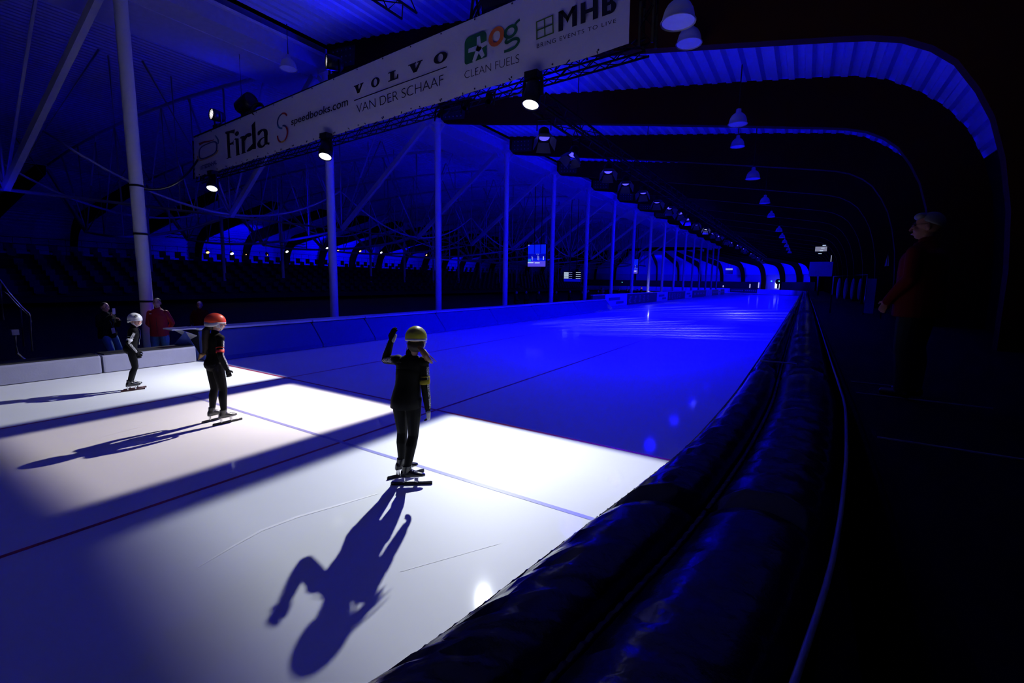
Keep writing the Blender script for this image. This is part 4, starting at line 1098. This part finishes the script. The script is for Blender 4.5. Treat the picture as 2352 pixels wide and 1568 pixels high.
# ------------------------------------------------------------------ people
def rotz(v, a): return Matrix.Rotation(a, 3, 'Z') @ V(v)
def head_prims(mb, c, s, hy, tilt=0.0, jaw=1.0):
    """c = skull centre, s = scale, hy = head yaw (0 faces +y)"""
    R = Matrix.Rotation(hy, 3, 'Z') @ Matrix.Rotation(tilt, 3, 'X')
    def e(off, rad): mb.ell(V(c)+R @ (V(off)*s), V(rad)*s, R, 18)
    e((0, -.008, .012), (.074, .092, .094)); e((0, .02, -.045), (.062, .068, .066))
    e((0, .045, -.088), (.036*jaw, .034, .024)); e((0, .03, -.07), (.052*jaw, .052, .04))
    e((0, .086, .0), (.042, .016, .018)); e((-.034, .066, -.035), (.022, .022, .022)); e((.034, .066, -.035), (.022, .022, .022))
    mb.capsule(V(c)+R @ (V((0, .086, .004))*s), V(c)+R @ (V((0, .106, -.034))*s), .009*s, .014*s, 10)
    e((0, .088, -.068), (.022, .012, .010))
    e((.074, -.008, -.018), (.011, .02, .031)); e((-.074, -.008, -.018), (.011, .02, .031))
    return R
def hand_prims(mb, wrist, d, pn, s=1.0, curl=.5, side=1, grow=0.0):
    """five fingers: d = hand direction, pn = palm normal, side = +1 thumb on d x pn side"""
    d = V(d).normalized(); pn = V(pn); pn = (pn-d*pn.dot(d)).normalized(); sd = d.cross(pn)*side
    w_ = V(wrist); L = .085*s
    mb.capsule(w_-d*.02*s, w_+d*.03*s, .022*s+grow, .026*s+grow)
    for k in (-1.1, -.35, .4, 1.1):
        mb.capsule(w_+d*.02*s+sd*k*.014*s, w_+d*L+sd*k*.021*s, .013*s+grow, .0115*s+grow)
    for k, ln in ((1.15, .064), (.4, .074), (-.38, .068), (-1.15, .052)):
        p = w_+d*L+sd*k*.022*s; a = .25*curl; dd = d
        for j, fr in enumerate((.45, .32, .25)):
            a += curl*(.55 if j else .5); dirv = (d*math.cos(a)+pn*math.sin(a)+sd*k*.05).normalized()
            q = p+dirv*ln*fr*s; mb.capsule(p, q, (.0095-.0012*j)*s+grow, (.0085-.0012*j)*s+grow, 8); p = q
    p = w_+d*.025*s+sd*.024*s
    q = p+(d*.6+sd*.75+pn*.35).normalized()*.038*s; mb.capsule(p, q, .0125*s+grow, .0105*s+grow, 8)
    r_ = q+(d*.85+sd*.25+pn*(.35+.3*curl)).normalized()*.032*s; mb.capsule(q, r_, .0105*s+grow, .0085*s+grow, 8)
def torso_rings(mb, S_, rows, lean):
    X, Y = V((1, 0, 0)), V((0, 1, 0))
    mb.rings([(lean(z)+V((0, yo*S_, z)), rx*S_, ry*S_, X, Y) for z, rx, ry, yo in rows], 20)
class Fig:
    """a standing figure: z of joints from total height; root at the feet, faces +y"""
    def __init__(s, H, base=.0, girth=1.0, lean=(0, 0)):
        s.H, s.b, s.g = H, base, girth; h = H-base; s.k = h/1.56
        s.ln = lambda z: V((lean[0]*max(0, z-base-.5*h), lean[1]*max(0, z-base-.5*h), 0))
        s.z = lambda f_: base+f_*h
        sw = .155*s.k*(1+(girth-1)*.6); s.sw = sw
        s.hipc = s.ln(s.z(.52))+V((0, 0, s.z(.52)))
        s.neck = s.ln(s.z(.825))+V((0, 0, s.z(.825)))
        s.headc = s.ln(s.z(.925))+V((0, .012*s.k, s.z(.925)))
        s.sh = {1: s.ln(s.z(.778))+V((sw, 0, s.z(.778))), -1: s.ln(s.z(.778))+V((-sw, 0, s.z(.778)))}
        s.hip = {1: s.hipc+V((.085*s.k, 0, -.01)), -1: s.hipc+V((-.085*s.k, 0, -.01))}
    def torso(s, mb, gr=0.0, coat=False):
        k, g = s.k, s.g
        R = [(.455, .10*g, .085*g, 0), (.49, .155*g, .11*g, -.006), (.53, .162*g, .118*g, -.012), (.57, .150*g, .105*g, -.004), (.62, .130*g, .092*g, .004), (.67, .138*g, .098*g, .008), (.71, .155*g, .105*g, .008), (.75, .160*g, .098*g, .0), (.785, .135, .078, -.005), (.815, .065, .058, 0)]
        if coat: R = [(.44, .185*g, .135*g, 0), (.50, .185*g, .135*g, 0), (.58, .175*g, .125*g, 0), (.66, .175*g, .125*g, .005), (.74, .185*g, .12*g, .005), (.775, .17*g, .105*g, 0), (.80, .13, .085, 0), (.835, .075, .07, .0)]
        X, Y = V((1, 0, 0)), V((0, 1, 0))
        mb.rings([(s.ln(s.z(f_))+V((0, yo*k, s.z(f_))), rx*k+gr, ry*k+gr, X, Y) for f_, rx, ry, yo in R], 22)
        for q in (1, -1): mb.ell(s.sh[q], (.055*k+gr, .055*k+gr, .05*k+gr))
    def legs(s, mb, feet, knees, gr=0.0, baggy=1.0):
        k = s.k
        for q in (1, -1):
            h_, kn, an = s.hip[q], V(knees[q]), V(feet[q])
            mid = h_.lerp(kn, .45); mb.chain([h_, mid, kn], [.082*k*s.g**.5+gr, .07*k*baggy+gr, .05*k*baggy+gr])
            calf = kn.lerp(an, .35)+V((0, -.012*k, 0)); mb.chain([kn, calf, an], [.05*k*baggy+gr, .052*k*baggy+gr, .034*k*baggy**2+gr])
        mb.ell(s.hipc+V((0, -.035*k, -.0)), (.13*k*s.g**.5+gr, .10*k+gr, .10*k+gr))
    def arm(s, mb, q, elbow, wrist, gr=0.0, thick=1.0):
        k = s.k
        a, e, w_ = s.sh[q], V(elbow), V(wrist)
        mb.chain([a, a.lerp(e, .5), e], [.047*k*thick+gr, .043*k*thick+gr, .036*k*thick+gr]); mb.chain([e, e.lerp(w_, .35), w_], [.036*k*thick+gr, .035*k*thick+gr, .024*k*thick+gr])
    def headneck(s, mb, hy=0, tilt=0, jaw=1.0, hs=None):
        hs = hs or s.k**.5*1.06
        s.hs = hs
        mb.chain([s.neck-V((0, 0, .05*s.k)), s.headc-V((0, .01, .05*hs))], [.052*s.k, .048*s.k])
        s.R = head_prims(mb, s.headc, hs, hy, tilt, jaw); return s.R
    def on_head(s, off): return s.headc+s.R @ (V(off)*s.hs)
    def face(s, root, lips=True):
        mb = MB()
        for q in (-1, 1): mb.ell(s.on_head((q*.031, .079, .004)), V((.013, .008, .008))*s.hs, s.R, 10)
        mb.build('eyes', M['eye'], root)
        mb = MB()
        for q in (-1, 1): mb.ell(s.on_head((q*.032, .083, .024)), V((.02, .008, .004))*s.hs, s.R, 10)
        mb.build('eyebrows', M['hair_dark'], root)
        if lips:
            mb = MB(); mb.ell(s.on_head((0, .092, -.068)), V((.022, .011, .006))*s.hs, s.R, 12); mb.build('mouth', M['lip'], root)
def ribbon_on(mb, pts, nrms, w_, lift):
    rows = []
    for i, p in enumerate(pts):
        d = (V(pts[min(i+1, len(pts)-1)])-V(pts[max(i-1, 0)])).normalized(); n_ = V(nrms[i]).normalized(); n_ = (n_-d*n_.dot(d)).normalized(); t_ = d.cross(n_)
        rows.append([V(p)+(n_*math.cos(a)+t_*math.sin(a))*lift[i] for a in (-w_, -w_/2, 0, w_/2, w_)])
    mb.strip(rows)
def skate(root, foot, yawf, s, bootm, bladem='blade', tip=None):
    """foot = ankle point over the ice; blade stands on z=0"""
    a = V((foot[0], foot[1], 0)); R = Matrix.Rotation(yawf, 3, 'Z')
    def P(x, y, z): return a+R @ V((x*s, y*s, z))
    e = empty('skate', (0, 0, 0)); e.parent = root
    mb = MB(); zb = .085
    mb.rings([(P(0, -.075, zb+.012), .012*s, .012, R @ V((1, 0, 0)), V((0, 0, 1))), (P(0, -.065, zb+.035), .03*s, .036, R @ V((1, 0, 0)), V((0, 0, 1))), (P(0, -.02, zb+.05), .036*s, .05, R @ V((1, 0, 0)), V((0, 0, 1))), (P(0, .04, zb+.04), .037*s, .04, R @ V((1, 0, 0)), V((0, 0, 1))),
              (P(0, .10, zb+.027), .042*s, .027, R @ V((1, 0, 0)), V((0, 0, 1))), (P(0, .15, zb+.02), .036*s, .02, R @ V((1, 0, 0)), V((0, 0, 1))), (P(0, .178, zb+.016), .014*s, .012, R @ V((1, 0, 0)), V((0, 0, 1)))], 16)
    mb.rings([(P(0, -.025, zb+.03), .036*s, .046*s, R @ V((1, 0, 0)), R @ V((0, 1, 0))), (P(0, -.012, zb+.08), .038*s, .046*s, R @ V((1, 0, 0)), R @ V((0, 1, 0))), (P(0, -.003, zb+.125), .044*s, .050*s, R @ V((1, 0, 0)), R @ V((0, 1, 0)))], 16)
    link('boot', fused(mb, 'boot', M[bootm], .006, 3), e)
    mb = MB()
    for k in range(5): mb.tube([P(-.022, .02+.022*k, zb+.082-.010*k), P(.022, .03+.022*k, zb+.082-.010*k)], .004, 6)
    mb.build('laces', M['glove_white'], e)
    mb = MB(); mb.tube([P(0, -.165, .024), P(0, -.155, .024), P(0, .24, .024), P(0, .25, .022)], [.004, .010, .010, .004], 10); mb.bar(P(0, -.165, .009), P(0, .25, .009), .003, .018); mb.build('blade', M[bladem], e)
    mb = MB(); mb.bar(P(0, -.045, .03), P(0, -.045, zb+.008), .034, .016); mb.bar(P(0, .09, .03), P(0, .09, zb+.008), .04, .018); mb.bar(P(0, -.07, zb), P(0, .12, zb), .04, .008); mb.build('bracket', M['chrome'], e)
    return e
def helmet(root, F, shell, rim, label=None, strap=True, thin=False):
    hs = F.hs
    mb = MB(); c = F.on_head((0, -.014, .016)); R = F.R @ Matrix.Rotation(-.10, 3, 'X'); hs = hs*1.07
    mb.ell(c, V((.097, .122, .108))*hs, R, 28, zmin=-.14); mb.build('helmet', M[shell], root, label)
    h = bpy.data.objects[-1] if False else None
    mb = MB()
    for off in ((.03, .0), (-.03, .0), (0, .0)):
        p0 = [c+R @ (V((off[0]*1.0+.0, .118*math.cos(t), .1065*math.sin(t)*math.sqrt(max(0, 1-(off[0]/.097)**2))))*hs) for t in [PI*k/14 for k in range(2, 13)]]
        mb.tube(p0, .0035*hs, 5)
    rr = []
    for zz, k_ in (((-.006, 1.0), (-.020, 1.015), (-.026, .95)) if thin else ((-.006, 1.008), (-.042, .985), (-.056, .93))):
        def zo(sn):
            t_ = min(1, max(0, (sn+.15)/.6)); t_ = t_*t_*(3-2*t_)
            return (.7*t_*(-.010-zz) if zz < -.01 else 0)-(0 if thin else .014*min(1, max(0, -sn*2)))
        rr.append([c+R @ (V((.097*k_*math.cos(2*PI*q/28), .122*k_*math.sin(2*PI*q/28), zz+zo(math.sin(2*PI*q/28))))*hs) for q in range(28)])
    mb2 = MB(); mb2.strip(rr, closed=True); q = mb2.build('helmet_rim', M[rim], root); q.modifiers.new('s', 'SOLIDIFY').thickness = .004
    if strap:
        mb = MB()
        for sd in (-1, 1):
            mb.tube([F.on_head((sd*.084, .045, -.03)), F.on_head((sd*.072, .045, -.07)), F.on_head((sd*.04, .045, -.105)), F.on_head((0, .045, -.116))], .006*hs, 6)
            mb.tube([F.on_head((sd*.084, -.04, -.03)), F.on_head((sd*.076, .01, -.06)), F.on_head((sd*.06, .045, -.09))], .006*hs, 6)
        mb.build('chin_strap', M[rim], root)
def strip_arm(root, F, q, elbow, wrist, out, label=None, w_=.5):
    mb = MB(); k = F.k; a, e, w0 = F.sh[q], V(elbow), V(wrist)
    pts = [a.lerp(e, t) for t in (.18, .4, .6, .8, 1)]+[e.lerp(w0, t) for t in (.2, .45, .7, .92)]
    rad = [.049, .047, .045, .043, .041, .041, .040, .036, .031]
    ribbon_on(mb, pts, [out]*9, w_, [r_*k+.0065 for r_ in rad]); mb.build('sleeve_print', M['sleeve'], root, label)
def band(root, F, q, elbow, m_, t0=.55, t1=.85):
    mb = MB(); a, e = F.sh[q], V(elbow); r_ = .0575*F.k
    mb.tube([a.lerp(e, t0), a.lerp(e, (t0+t1)/2), a.lerp(e, t1)], [r_, r_*.98, r_*.94], 20, caps=False); mb.build('armband', M[m_], root)
def skater(loc, rz, H, hy, label, arms, feet, knees, yawf, shell, rim, bandm, gloves, bootm='boot', tilt=0, lean=(0, 0), bladem='blade', thin=False, head_dx=0.0):
    root = empty('person', loc, rz, label, 'person')
    F = Fig(H, .11, .92, lean)
    F.headc = F.headc+V((head_dx, 0, 0))
    mb = MB(); F.headneck(mb, hy, tilt, .92)
    F.torso(mb); F.legs(mb, feet, knees)
    for q in (1, -1): F.arm(mb, q, arms[q][0], arms[q][1])
    link('body', fused(mb, 'body', M['skin'], .006, 3), root)
    F.face(root)
    mb = MB(); F.torso(mb, .009)
    for q in (1, -1): F.arm(mb, q, arms[q][0], arms[q][1], .007)
    mb.chain([F.neck-V((0, 0, .04)), F.neck+V((0, .0, .012))], [.062*F.k, .056*F.k])
    link('racing_top', fused(mb, 'racing_top', M['suit'], .007, 3), root)
    mb = MB(); F.legs(mb, feet, knees, .006); link('leggings', fused(mb, 'leggings', M['suit_leg'], .007, 3), root)
    for q in (1, -1):
        skate(root, feet[q], yawf[q], F.k*1.04, bootm, bladem)
        mb = MB(); hand_prims(mb, *gloves[q]); link('glove', fused(mb, 'glove', M['suit'], .0045, 2), root)
    helmet(root, F, shell, rim, None, True, thin)
    band(root, F, 1, arms[1][0], bandm)
    return root, F

# waving skater in the outer lane
HY = 1.61
el = {1: V((.21, .0, 1.01)), -1: V((-.28, .10, 1.25))}; wr = {1: V((.215, .05, .775)), -1: V((-.19, .06, 1.46))}
root, F = skater((-3.36, 3.33, 0), .32, HY, .25, 'person with yellow helmet seen from behind, waving with raised left arm', {q: (el[q], wr[q]) for q in el},
    {1: (.05, -.09, .19), -1: (-.10, .08, .19)}, {1: (.075, .0, .50), -1: (-.085, .07, .50)}, {1: -1.22, -1: -.75}, 'helmet_yellow', 'helmet_white', 'band_yellow',
    {1: (wr[1], (.05, .15, -1), (-1, 0, 0), .95, .7, 1, .0025), -1: (wr[-1], (.18, .05, 1), (.3, 1, 0), .95, .5, 1, .0025)}, lean=(.13, 0), thin=True, head_dx=.032)
strip_arm(root, F, 1, el[1], wr[1], (1, -.1, 0)); strip_arm(root, F, -1, el[-1], wr[-1], (-1, -.35, 0))
mb = MB()
for z0, r_ in ((.86, .0), ):
    X, Y = V((1, 0, 0)), V((0, 1, 0))
    mb.rings([(V((.13*max(0, z-.86), yo, z)), rx, ry, X, Y) for z, rx, ry, yo in ((.795, .150, .132, -.012), (.80, .158, .142, -.012), (.88, .155, .138, -.010), (.96, .143, .124, -.006), (1.03, .134, .110, 0), (1.09, .137, .107, .004), (1.15, .146, .110, .008), (1.19, .147, .108, .008), (1.21, .140, .100, .006))], 28, caps=False)
mb.build('jacket_hem', M['suit'], root)
mb = MB()
pp = [F.on_head((.035, -.085, -.06)), F.on_head((.07, -.105, -.09)), F.on_head((.10, -.10, -.135)), F.on_head((.125, -.075, -.18)), F.on_head((.15, -.03, -.225))]
mb.chain(pp, [.018, .026, .028, .022, .008])
for k in range(7):
    o_ = V((random.uniform(-.02, .03), random.uniform(-.02, .02), random.uniform(-.01, .02))); mb.tube([pp[1]+o_, pp[3]+o_*1.4, pp[4]+o_*1.8+V((.01, 0, -.01))], [.006, .005, .002], 5)
mb.build('ponytail', M['hair_brown'], root)
mb = MB(); mb.ell(F.on_head((0, -.032, -.05)), V((.081, .076, .072))*F.hs, F.R); mb.build('hair', M['hair_dark'], root)
mb = MB(); mb.tube([F.on_head((-.088, .02, -.05)), F.on_head((-.10, .03, -.10)), F.on_head((-.11, .03, -.15))], .004, 5); mb.tube([F.on_head((-.085, .03, -.05)), F.on_head((-.095, .05, -.12))], .003, 5); mb.build('hair_strand', M['hair_blond'], root)
mb = MB(); mb.capsule(wr[-1]+V((.03, -.01, .005)), wr[-1]+V((.05, .005, .06)), .018, .014); mb.build('glove_palm', M['glove_white'], root, 'white palm patch')
mb = MB(); mb.capsule(wr[1]+V((.012, -.012, -.03)), wr[1]+V((.012, -.012, -.09)), .022, .02); mb.build('glove_back', M['glove_white'], root, 'pale glove back')
mb = MB()
for a, b in (((-.03, -.03), (.03, .03)), ((-.03, .03), (.03, -.03)), ((-.04, -.045), (.04, -.045)), ((-.04, .045), (.04, .045))):
    mb.bar((-.02+a[0]*.8, -.116, 1.24+a[1]*.8), (-.02+b[0]*.8, -.116, 1.24+b[1]*.8), .003, .003)
mb.build('back_mark', M['pad_black'], root)

# red helmeted skater in the middle lane
HR = 1.55
el = {1: V((.205, -.01, 1.00)), -1: V((-.2, .02, 1.0))}; wr = {1: V((.205, .07, .785)), -1: V((-.2, .10, .79))}
root, F = skater((-6.98, 3.2, 0), 0.0, HR, -.25, 'person with red helmet and long plait standing in profile at the start', {q: (el[q], wr[q]) for q in el},
    {1: (.12, .03, .19), -1: (-.14, .0, .19)}, {1: (.10, .05, .48), -1: (-.10, .03, .48)}, {1: -.05, -1: .05}, 'helmet_red', 'helmet_white', 'band_red',
    {1: (wr[1], (0, .25, -1), (-1, .2, 0), .95, .9, 1, .0025), -1: (wr[-1], (0, .25, -1), (1, .2, 0), .95, .9, -1, .0025)}, 'boot_grey', 0, (0, .09))
strip_arm(root, F, 1, el[1], wr[1], (.9, .8, 0), None, .45)
mb = MB()
pp = [F.on_head((.0, -.10, -.06)), F.on_head((.01, -.13, -.11)), F.on_head((.015, -.145, -.22)), F.on_head((.015, -.150, -.33)), F.on_head((.01, -.17, -.42))]
mb.chain(pp, [.03, .048, .046, .04, .024]); mb.ell(F.on_head((0, -.08, -.06)), V((.06, .04, .045))*F.hs, F.R)
pl = mb.build('plait', M['hair_dark'], root)
mb = MB(); mb.chain([pp[4], pp[4]+V((.0, -.04, -.02)), pp[4]+V((0, -.075, -.07))], [.024, .03, .008]); mb.build('plait_end', M['hair_blond'], pl, 'blond tip of the plait')
mb = MB(); mb.ell(F.on_head((.07, .0, -.04)), (.012, .03, .03), F.R); mb.build('ear_pad', M['helmet_white'], root)

# white helmeted skater in the inner lane
HW = 1.38
el = {1: V((.17, -.04, .90)), -1: V((-.17, .0, .9))}; wr = {1: V((.15, .07, .70)), -1: V((-.13, .10, .70))}
root, F = skater((-10.12, 3.28, 0), -.25, HW, -1.0, 'person with white helmet, the small skater in the inner lane', {q: (el[q], wr[q]) for q in el},
    {1: (-.02, -.055, .18), -1: (-.15, -.015, .18)}, {1: (.035, .035, .43), -1: (-.10, .05, .43)}, {1: .15, -1: .25}, 'helmet_white', 'helmet_white', 'band_white',
    {1: (wr[1], (-.05, .35, -1), (-1, .2, 0), .85, .9, 1, .0025), -1: (wr[-1], (.1, .3, -1), (1, .2, 0), .85, .9, -1, .0025)}, 'boot', .02, (0, .17), 'blade_red')
strip_arm(root, F, 1, el[1], wr[1], (1, .35, 0))
mb = MB(); c = F.on_head((.045, .078, .075)); nd = F.R @ V((.35, .75, .5)); mb.lathe(c, nd, [(-.02, .024), (.012, .024), (.013, .001)], 16); lg = mb.build('helmet_logo', M['ink'], root)
mb = MB(); mb.lathe(c+nd.normalized()*.0135, nd, [(0, .019), (.0008, .019), (.0009, .014), (0, .014)], 16); mb.build('logo_ring', M['glove_white'], lg)
mb = MB(); mb.tube([F.ln(F.z(f_))+V((0, r_, F.z(f_))) for f_, r_ in ((.815, .06), (.78, .088), (.74, .108), (.70, .112), (.66, .106), (.62, .101), (.57, .108))], .004, 5); mb.build('zip', M['chrome'], root)

# bystanders ------------------------------------------------------------
def bystander(loc, rz, H, label, coat, trousers, hairm, skinm, arms, hands, feet, knees, hy=0, tilt=0, girth=1.08, vox=.009, hairtop=True, lean=(0, 0), grp=None):
    root = empty('person', loc, rz, label, 'person', grp)
    F = Fig(H, .0, girth, lean)
    mb = MB(); F.headneck(mb, hy, tilt, 1.05, 1.06*F.k**.3); F.torso(mb); F.legs(mb, feet, knees)
    for q in (1, -1):
        F.arm(mb, q, arms[q][0], arms[q][1])
        if hands: hand_prims(mb, *hands[q])
        mb.capsule(V(feet[q])+V((0, -.03, -.04)), V(feet[q])+V((0, .13, -.05)), .04, .03)
    link('body', fused(mb, 'body', M[skinm], vox*.8, 2), root)
    if vox < .012: F.face(root)
    mb = MB(); F.torso(mb, .012, True)
    for q in (1, -1): F.arm(mb, q, arms[q][0], arms[q][1], .014, 1.12)
    mb.chain([F.neck-V((0, 0, .05)), F.neck+V((0, -.005, .02))], [.075*F.k, .066*F.k])
    link('jacket', fused(mb, 'jacket', M[coat], vox, 3), root)
    mb = MB(); F.legs(mb, feet, knees, .012, 1.18); link('trousers', fused(mb, 'trousers', M[trousers], vox, 3), root)
    mb = MB()
    for q in (1, -1): mb.capsule(V(feet[q])+V((0, -.03, -.045)), V(feet[q])+V((0, .15, -.05)), .048, .036)
    mb.build('shoes', M['boot'], root)
    mb = MB(); mb.ell(F.on_head((0, -.026, .026)), V((.079, .090, .086))*F.hs, F.R @ Matrix.Rotation(.42, 3, 'X'), 20, zmin=-.15); mb.build('hair', M[hairm], root)
    return root, F
FEET = {1: (.12, 0, .08), -1: (-.12, 0, .08)}
H_ = 1.80
root, F = bystander((-14.27, 5.27, -.3), -2.25, H_, 'person in red jacket and jeans standing beside the left pillar', 'jacket_red', 'jeans', 'hair_dark', 'skin_tan',
    {1: ((.27, -.1, 1.12), (.14, -.2, .92)), -1: ((-.27, -.1, 1.12), (-.14, -.2, .92))},
    {1: ((.14, -.2, .92), (-.8, -.1, -.4), (0, -1, 0), 1.05, .5, 1), -1: ((-.14, -.2, .92), (.8, -.1, -.4), (0, -1, 0), 1.05, .5, -1)},
    FEET, {1: (.12, .03, .48), -1: (-.12, .03, .48)}, .15, 0, .93)
mb = MB(); mb.tube([F.neck+V((0, .085, -.0)), F.neck+V((0, .145, -.2)), V((0, .152, .95)), V((0, .15, .80))], .005, 5); mb.build('zip', M['pad_dark'], root)
mb = MB(); mb.box(F.neck+V((.13, .12, -.10)), (.05, .01, .02)); mb.build('chest_mark', M['glove_white'], root)
H_ = 1.66
root, F = bystander((-15.3, 4.5, -.3), -1.15, H_, 'person in black jacket filming with a phone, wearing a badge', 'jacket_dark', 'jeans', 'hair_dark', 'skin_tan',
    {1: ((.26, .06, 1.08), (.10, .26, 1.30)), -1: ((-.24, .06, 1.05), (-.08, .30, 1.18))},
    {1: ((.10, .26, 1.30), (-.1, .15, 1), (-1, .2, 0), 1.0, .9, -1), -1: ((-.08, .3, 1.18), (.5, .2, .8), (1, 0, 0), 1.0, .9, 1)},
    {1: (.13, .30, .08), -1: (-.12, .16, .08)}, {1: (.12, .20, .46), -1: (-.12, .16, .46)}, -.1, -.1, 1.05, .009, True, (0, -.02))
mb = MB(); mb.box((.06, .32, 1.44), (.075, .012, .15)); mb.build('phone', M['phone'], root)
mb = MB(); mb.box((.02, .205, .93), (.09, .006, .14), mat=Matrix.Rotation(.15, 3, 'Y')); mb.build('badge', M['phone'], root)
mb = MB(); mb.tube([F.neck+V((.06, .03, .0)), V((.05, .19, 1.15)), V((.02, .205, 1.0))], .004, 5); mb.tube([F.neck+V((-.06, .03, .0)), V((-.03, .19, 1.15)), V((.02, .205, 1.0))], .004, 5); mb.build('lanyard', M['ink_blue'], root)
down = {1: ((.25, 0, 1.05), (.24, .1, .82)), -1: ((-.25, 0, 1.05), (-.24, .1, .82))}
dh = {1: ((.24, .1, .82), (0, .2, -1), (-1, 0, 0), 1.0, .6, 1), -1: ((-.24, .1, .82), (0, .2, -1), (1, 0, 0), 1.0, .6, -1)}
bystander((-16.6, 7.3, -.3), -2.3, 1.56, 'person with grey hair and red coat dimly seen behind the red helmeted skater', 'jacket_red_shaded', 'jacket_dark', 'hair_grey', 'skin_tan', down, dh, FEET, {1: (.12, .03, .45), -1: (-.12, .03, .45)}, .2, 0, 1.05, .012)
# grey haired man on the platform, profile to the left
root, F = bystander((.93, 5.8, 1.045), 1.05, 1.76, 'person with grey hair and glasses in a red jacket on the dark platform at right', 'jacket_red_shaded', 'jeans_shaded', 'hair_grey', 'skin_shade',
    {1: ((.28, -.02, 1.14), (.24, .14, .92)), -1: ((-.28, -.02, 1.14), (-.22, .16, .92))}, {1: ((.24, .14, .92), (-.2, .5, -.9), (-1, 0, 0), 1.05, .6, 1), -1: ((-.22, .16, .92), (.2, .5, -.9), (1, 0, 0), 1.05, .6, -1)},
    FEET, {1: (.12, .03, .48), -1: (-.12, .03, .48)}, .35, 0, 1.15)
mb = MB()
for q in (-1, 1):
    mb.tube([F.on_head((q*.033+.021*math.cos(2*PI*k/16), .094, .004+.016*math.sin(2*PI*k/16))) for k in range(17)], .0022, 5)
    mb.tube([F.on_head((q*.054, .092, .008)), F.on_head((q*.078, .0, .008))], .0022, 5)
mb.tube([F.on_head((-.012, .097, .006)), F.on_head((.012, .097, .006))], .0022, 5)
mb.build('glasses', M['black_metal'], root)
mb = MB(); mb.ell(F.on_head((0, .045, .075)), V((.066, .05, .035))*F.hs, F.R, 16); mb.build('fringe', M['hair_grey'], root)
mb = MB()
X, Y = V((1, 0, 0)), V((0, 1, 0))
mb.rings([(V((0, .01, .86)), .212, .155, X, Y), (V((0, .01, 1.0)), .208, .153, X, Y), (V((0, .01, 1.25)), .20, .145, X, Y)], 24, caps=False)
mb.build('vest_panel', M['jacket_dark'], root)

# spectators behind the boards: one built, the rest copies
lowarms = {1: ((.24, .05, 1.02), (.1, .25, .95)), -1: ((-.24, .05, 1.02), (-.1, .25, .95))}
proto, F = bystander((-17, 27, -.3), -1.6, 1.66, 'dark silhouette of a spectator standing behind the inner boards', 'jacket_dark', 'jacket_dark', 'hair_dark', 'skin_tan', lowarms, None, FEET, {1: (.12, .03, .45), -1: (-.12, .03, .45)}, 0, 0, 1.1, .02, grp='spectators behind the boards')
spots = []
for k in range(19):
    y = 27+k*1.75+random.uniform(-.5, .5); x = -16.2-random.uniform(0, 2.2)
    if any(abs(y-s_) < 1.2 for s_ in (28.9, 34.8, 40.7, 41.1, 46.6, 52.5, 52.1)): x = -17.4-random.uniform(0, .8)
    spots.append((x, y))
for i, (x, y) in enumerate(spots):
    q = proto if i == 0 else copy_tree(proto)
    q.location = (x, y, -.3-random.uniform(0, .12)); q.rotation_euler = (0, 0, -1.6+random.uniform(-.5, .7))
bystander((-16.0, 41.1, -.15), -1.2, 1.75, 'person in bright orange jacket behind the boards near the sixth pillar', 'jacket_orange', 'jacket_dark', 'hair_dark', 'skin_tan', lowarms, None, FEET, {1: (.12, .03, .45), -1: (-.12, .03, .45)}, 0, .2, 1.2, .02)
bystander((-15.6, 52.0, -.1), -1.4, 1.72, 'person with lit face standing at the boards beside the eighth pillar', 'jacket_dark', 'jacket_dark', 'hair_blond', 'skin', lowarms, None, FEET, {1: (.12, .03, .45), -1: (-.12, .03, .45)}, 0, 0, 1.0, .02)
bystander((-15.0, 53.1, -.45), -1.4, 1.66, 'shorter person with lit face right of the taller one at the boards', 'jacket_dark', 'jacket_dark', 'hair_blond', 'skin', lowarms, None, FEET, {1: (.12, .03, .45), -1: (-.12, .03, .45)}, 0, 0, 1.0, .02)

# desk lamp lighting the two people; added red fill, no fixture, for infield roof
q = empty('desk_lamp', (-14.6, 51.4, 1.1), 0, 'small bright lamp on the board top beside the two lit people', 'lamp')
mb = MB(); mb.ell((0, 0, .05), (.1, .1, .06), n=12); mb.build('bulb', M['tube_light'], q)
ld = bpy.data.lights.new('desk_glow', 'POINT'); ld.energy = 14; ld.color = (.8, .8, 1); ld.shadow_soft_size = .08
lo = bpy.data.objects.new('desk_glow', ld); C.objects.link(lo); lo.parent = q; lo.location = (.15, -.1, .35)
ld = bpy.data.lights.new('red_fill', 'SPOT'); ld.energy = 330; ld.color = (1, .03, .10); ld.spot_size = 1.1; ld.spot_blend = .9
lo = bpy.data.objects.new('red_fill', ld); C.objects.link(lo); lo.location = (-40, 29, 5); lo.rotation_euler = V((-4, 2.5, 5.0)).to_track_quat('-Z', 'Y').to_euler()
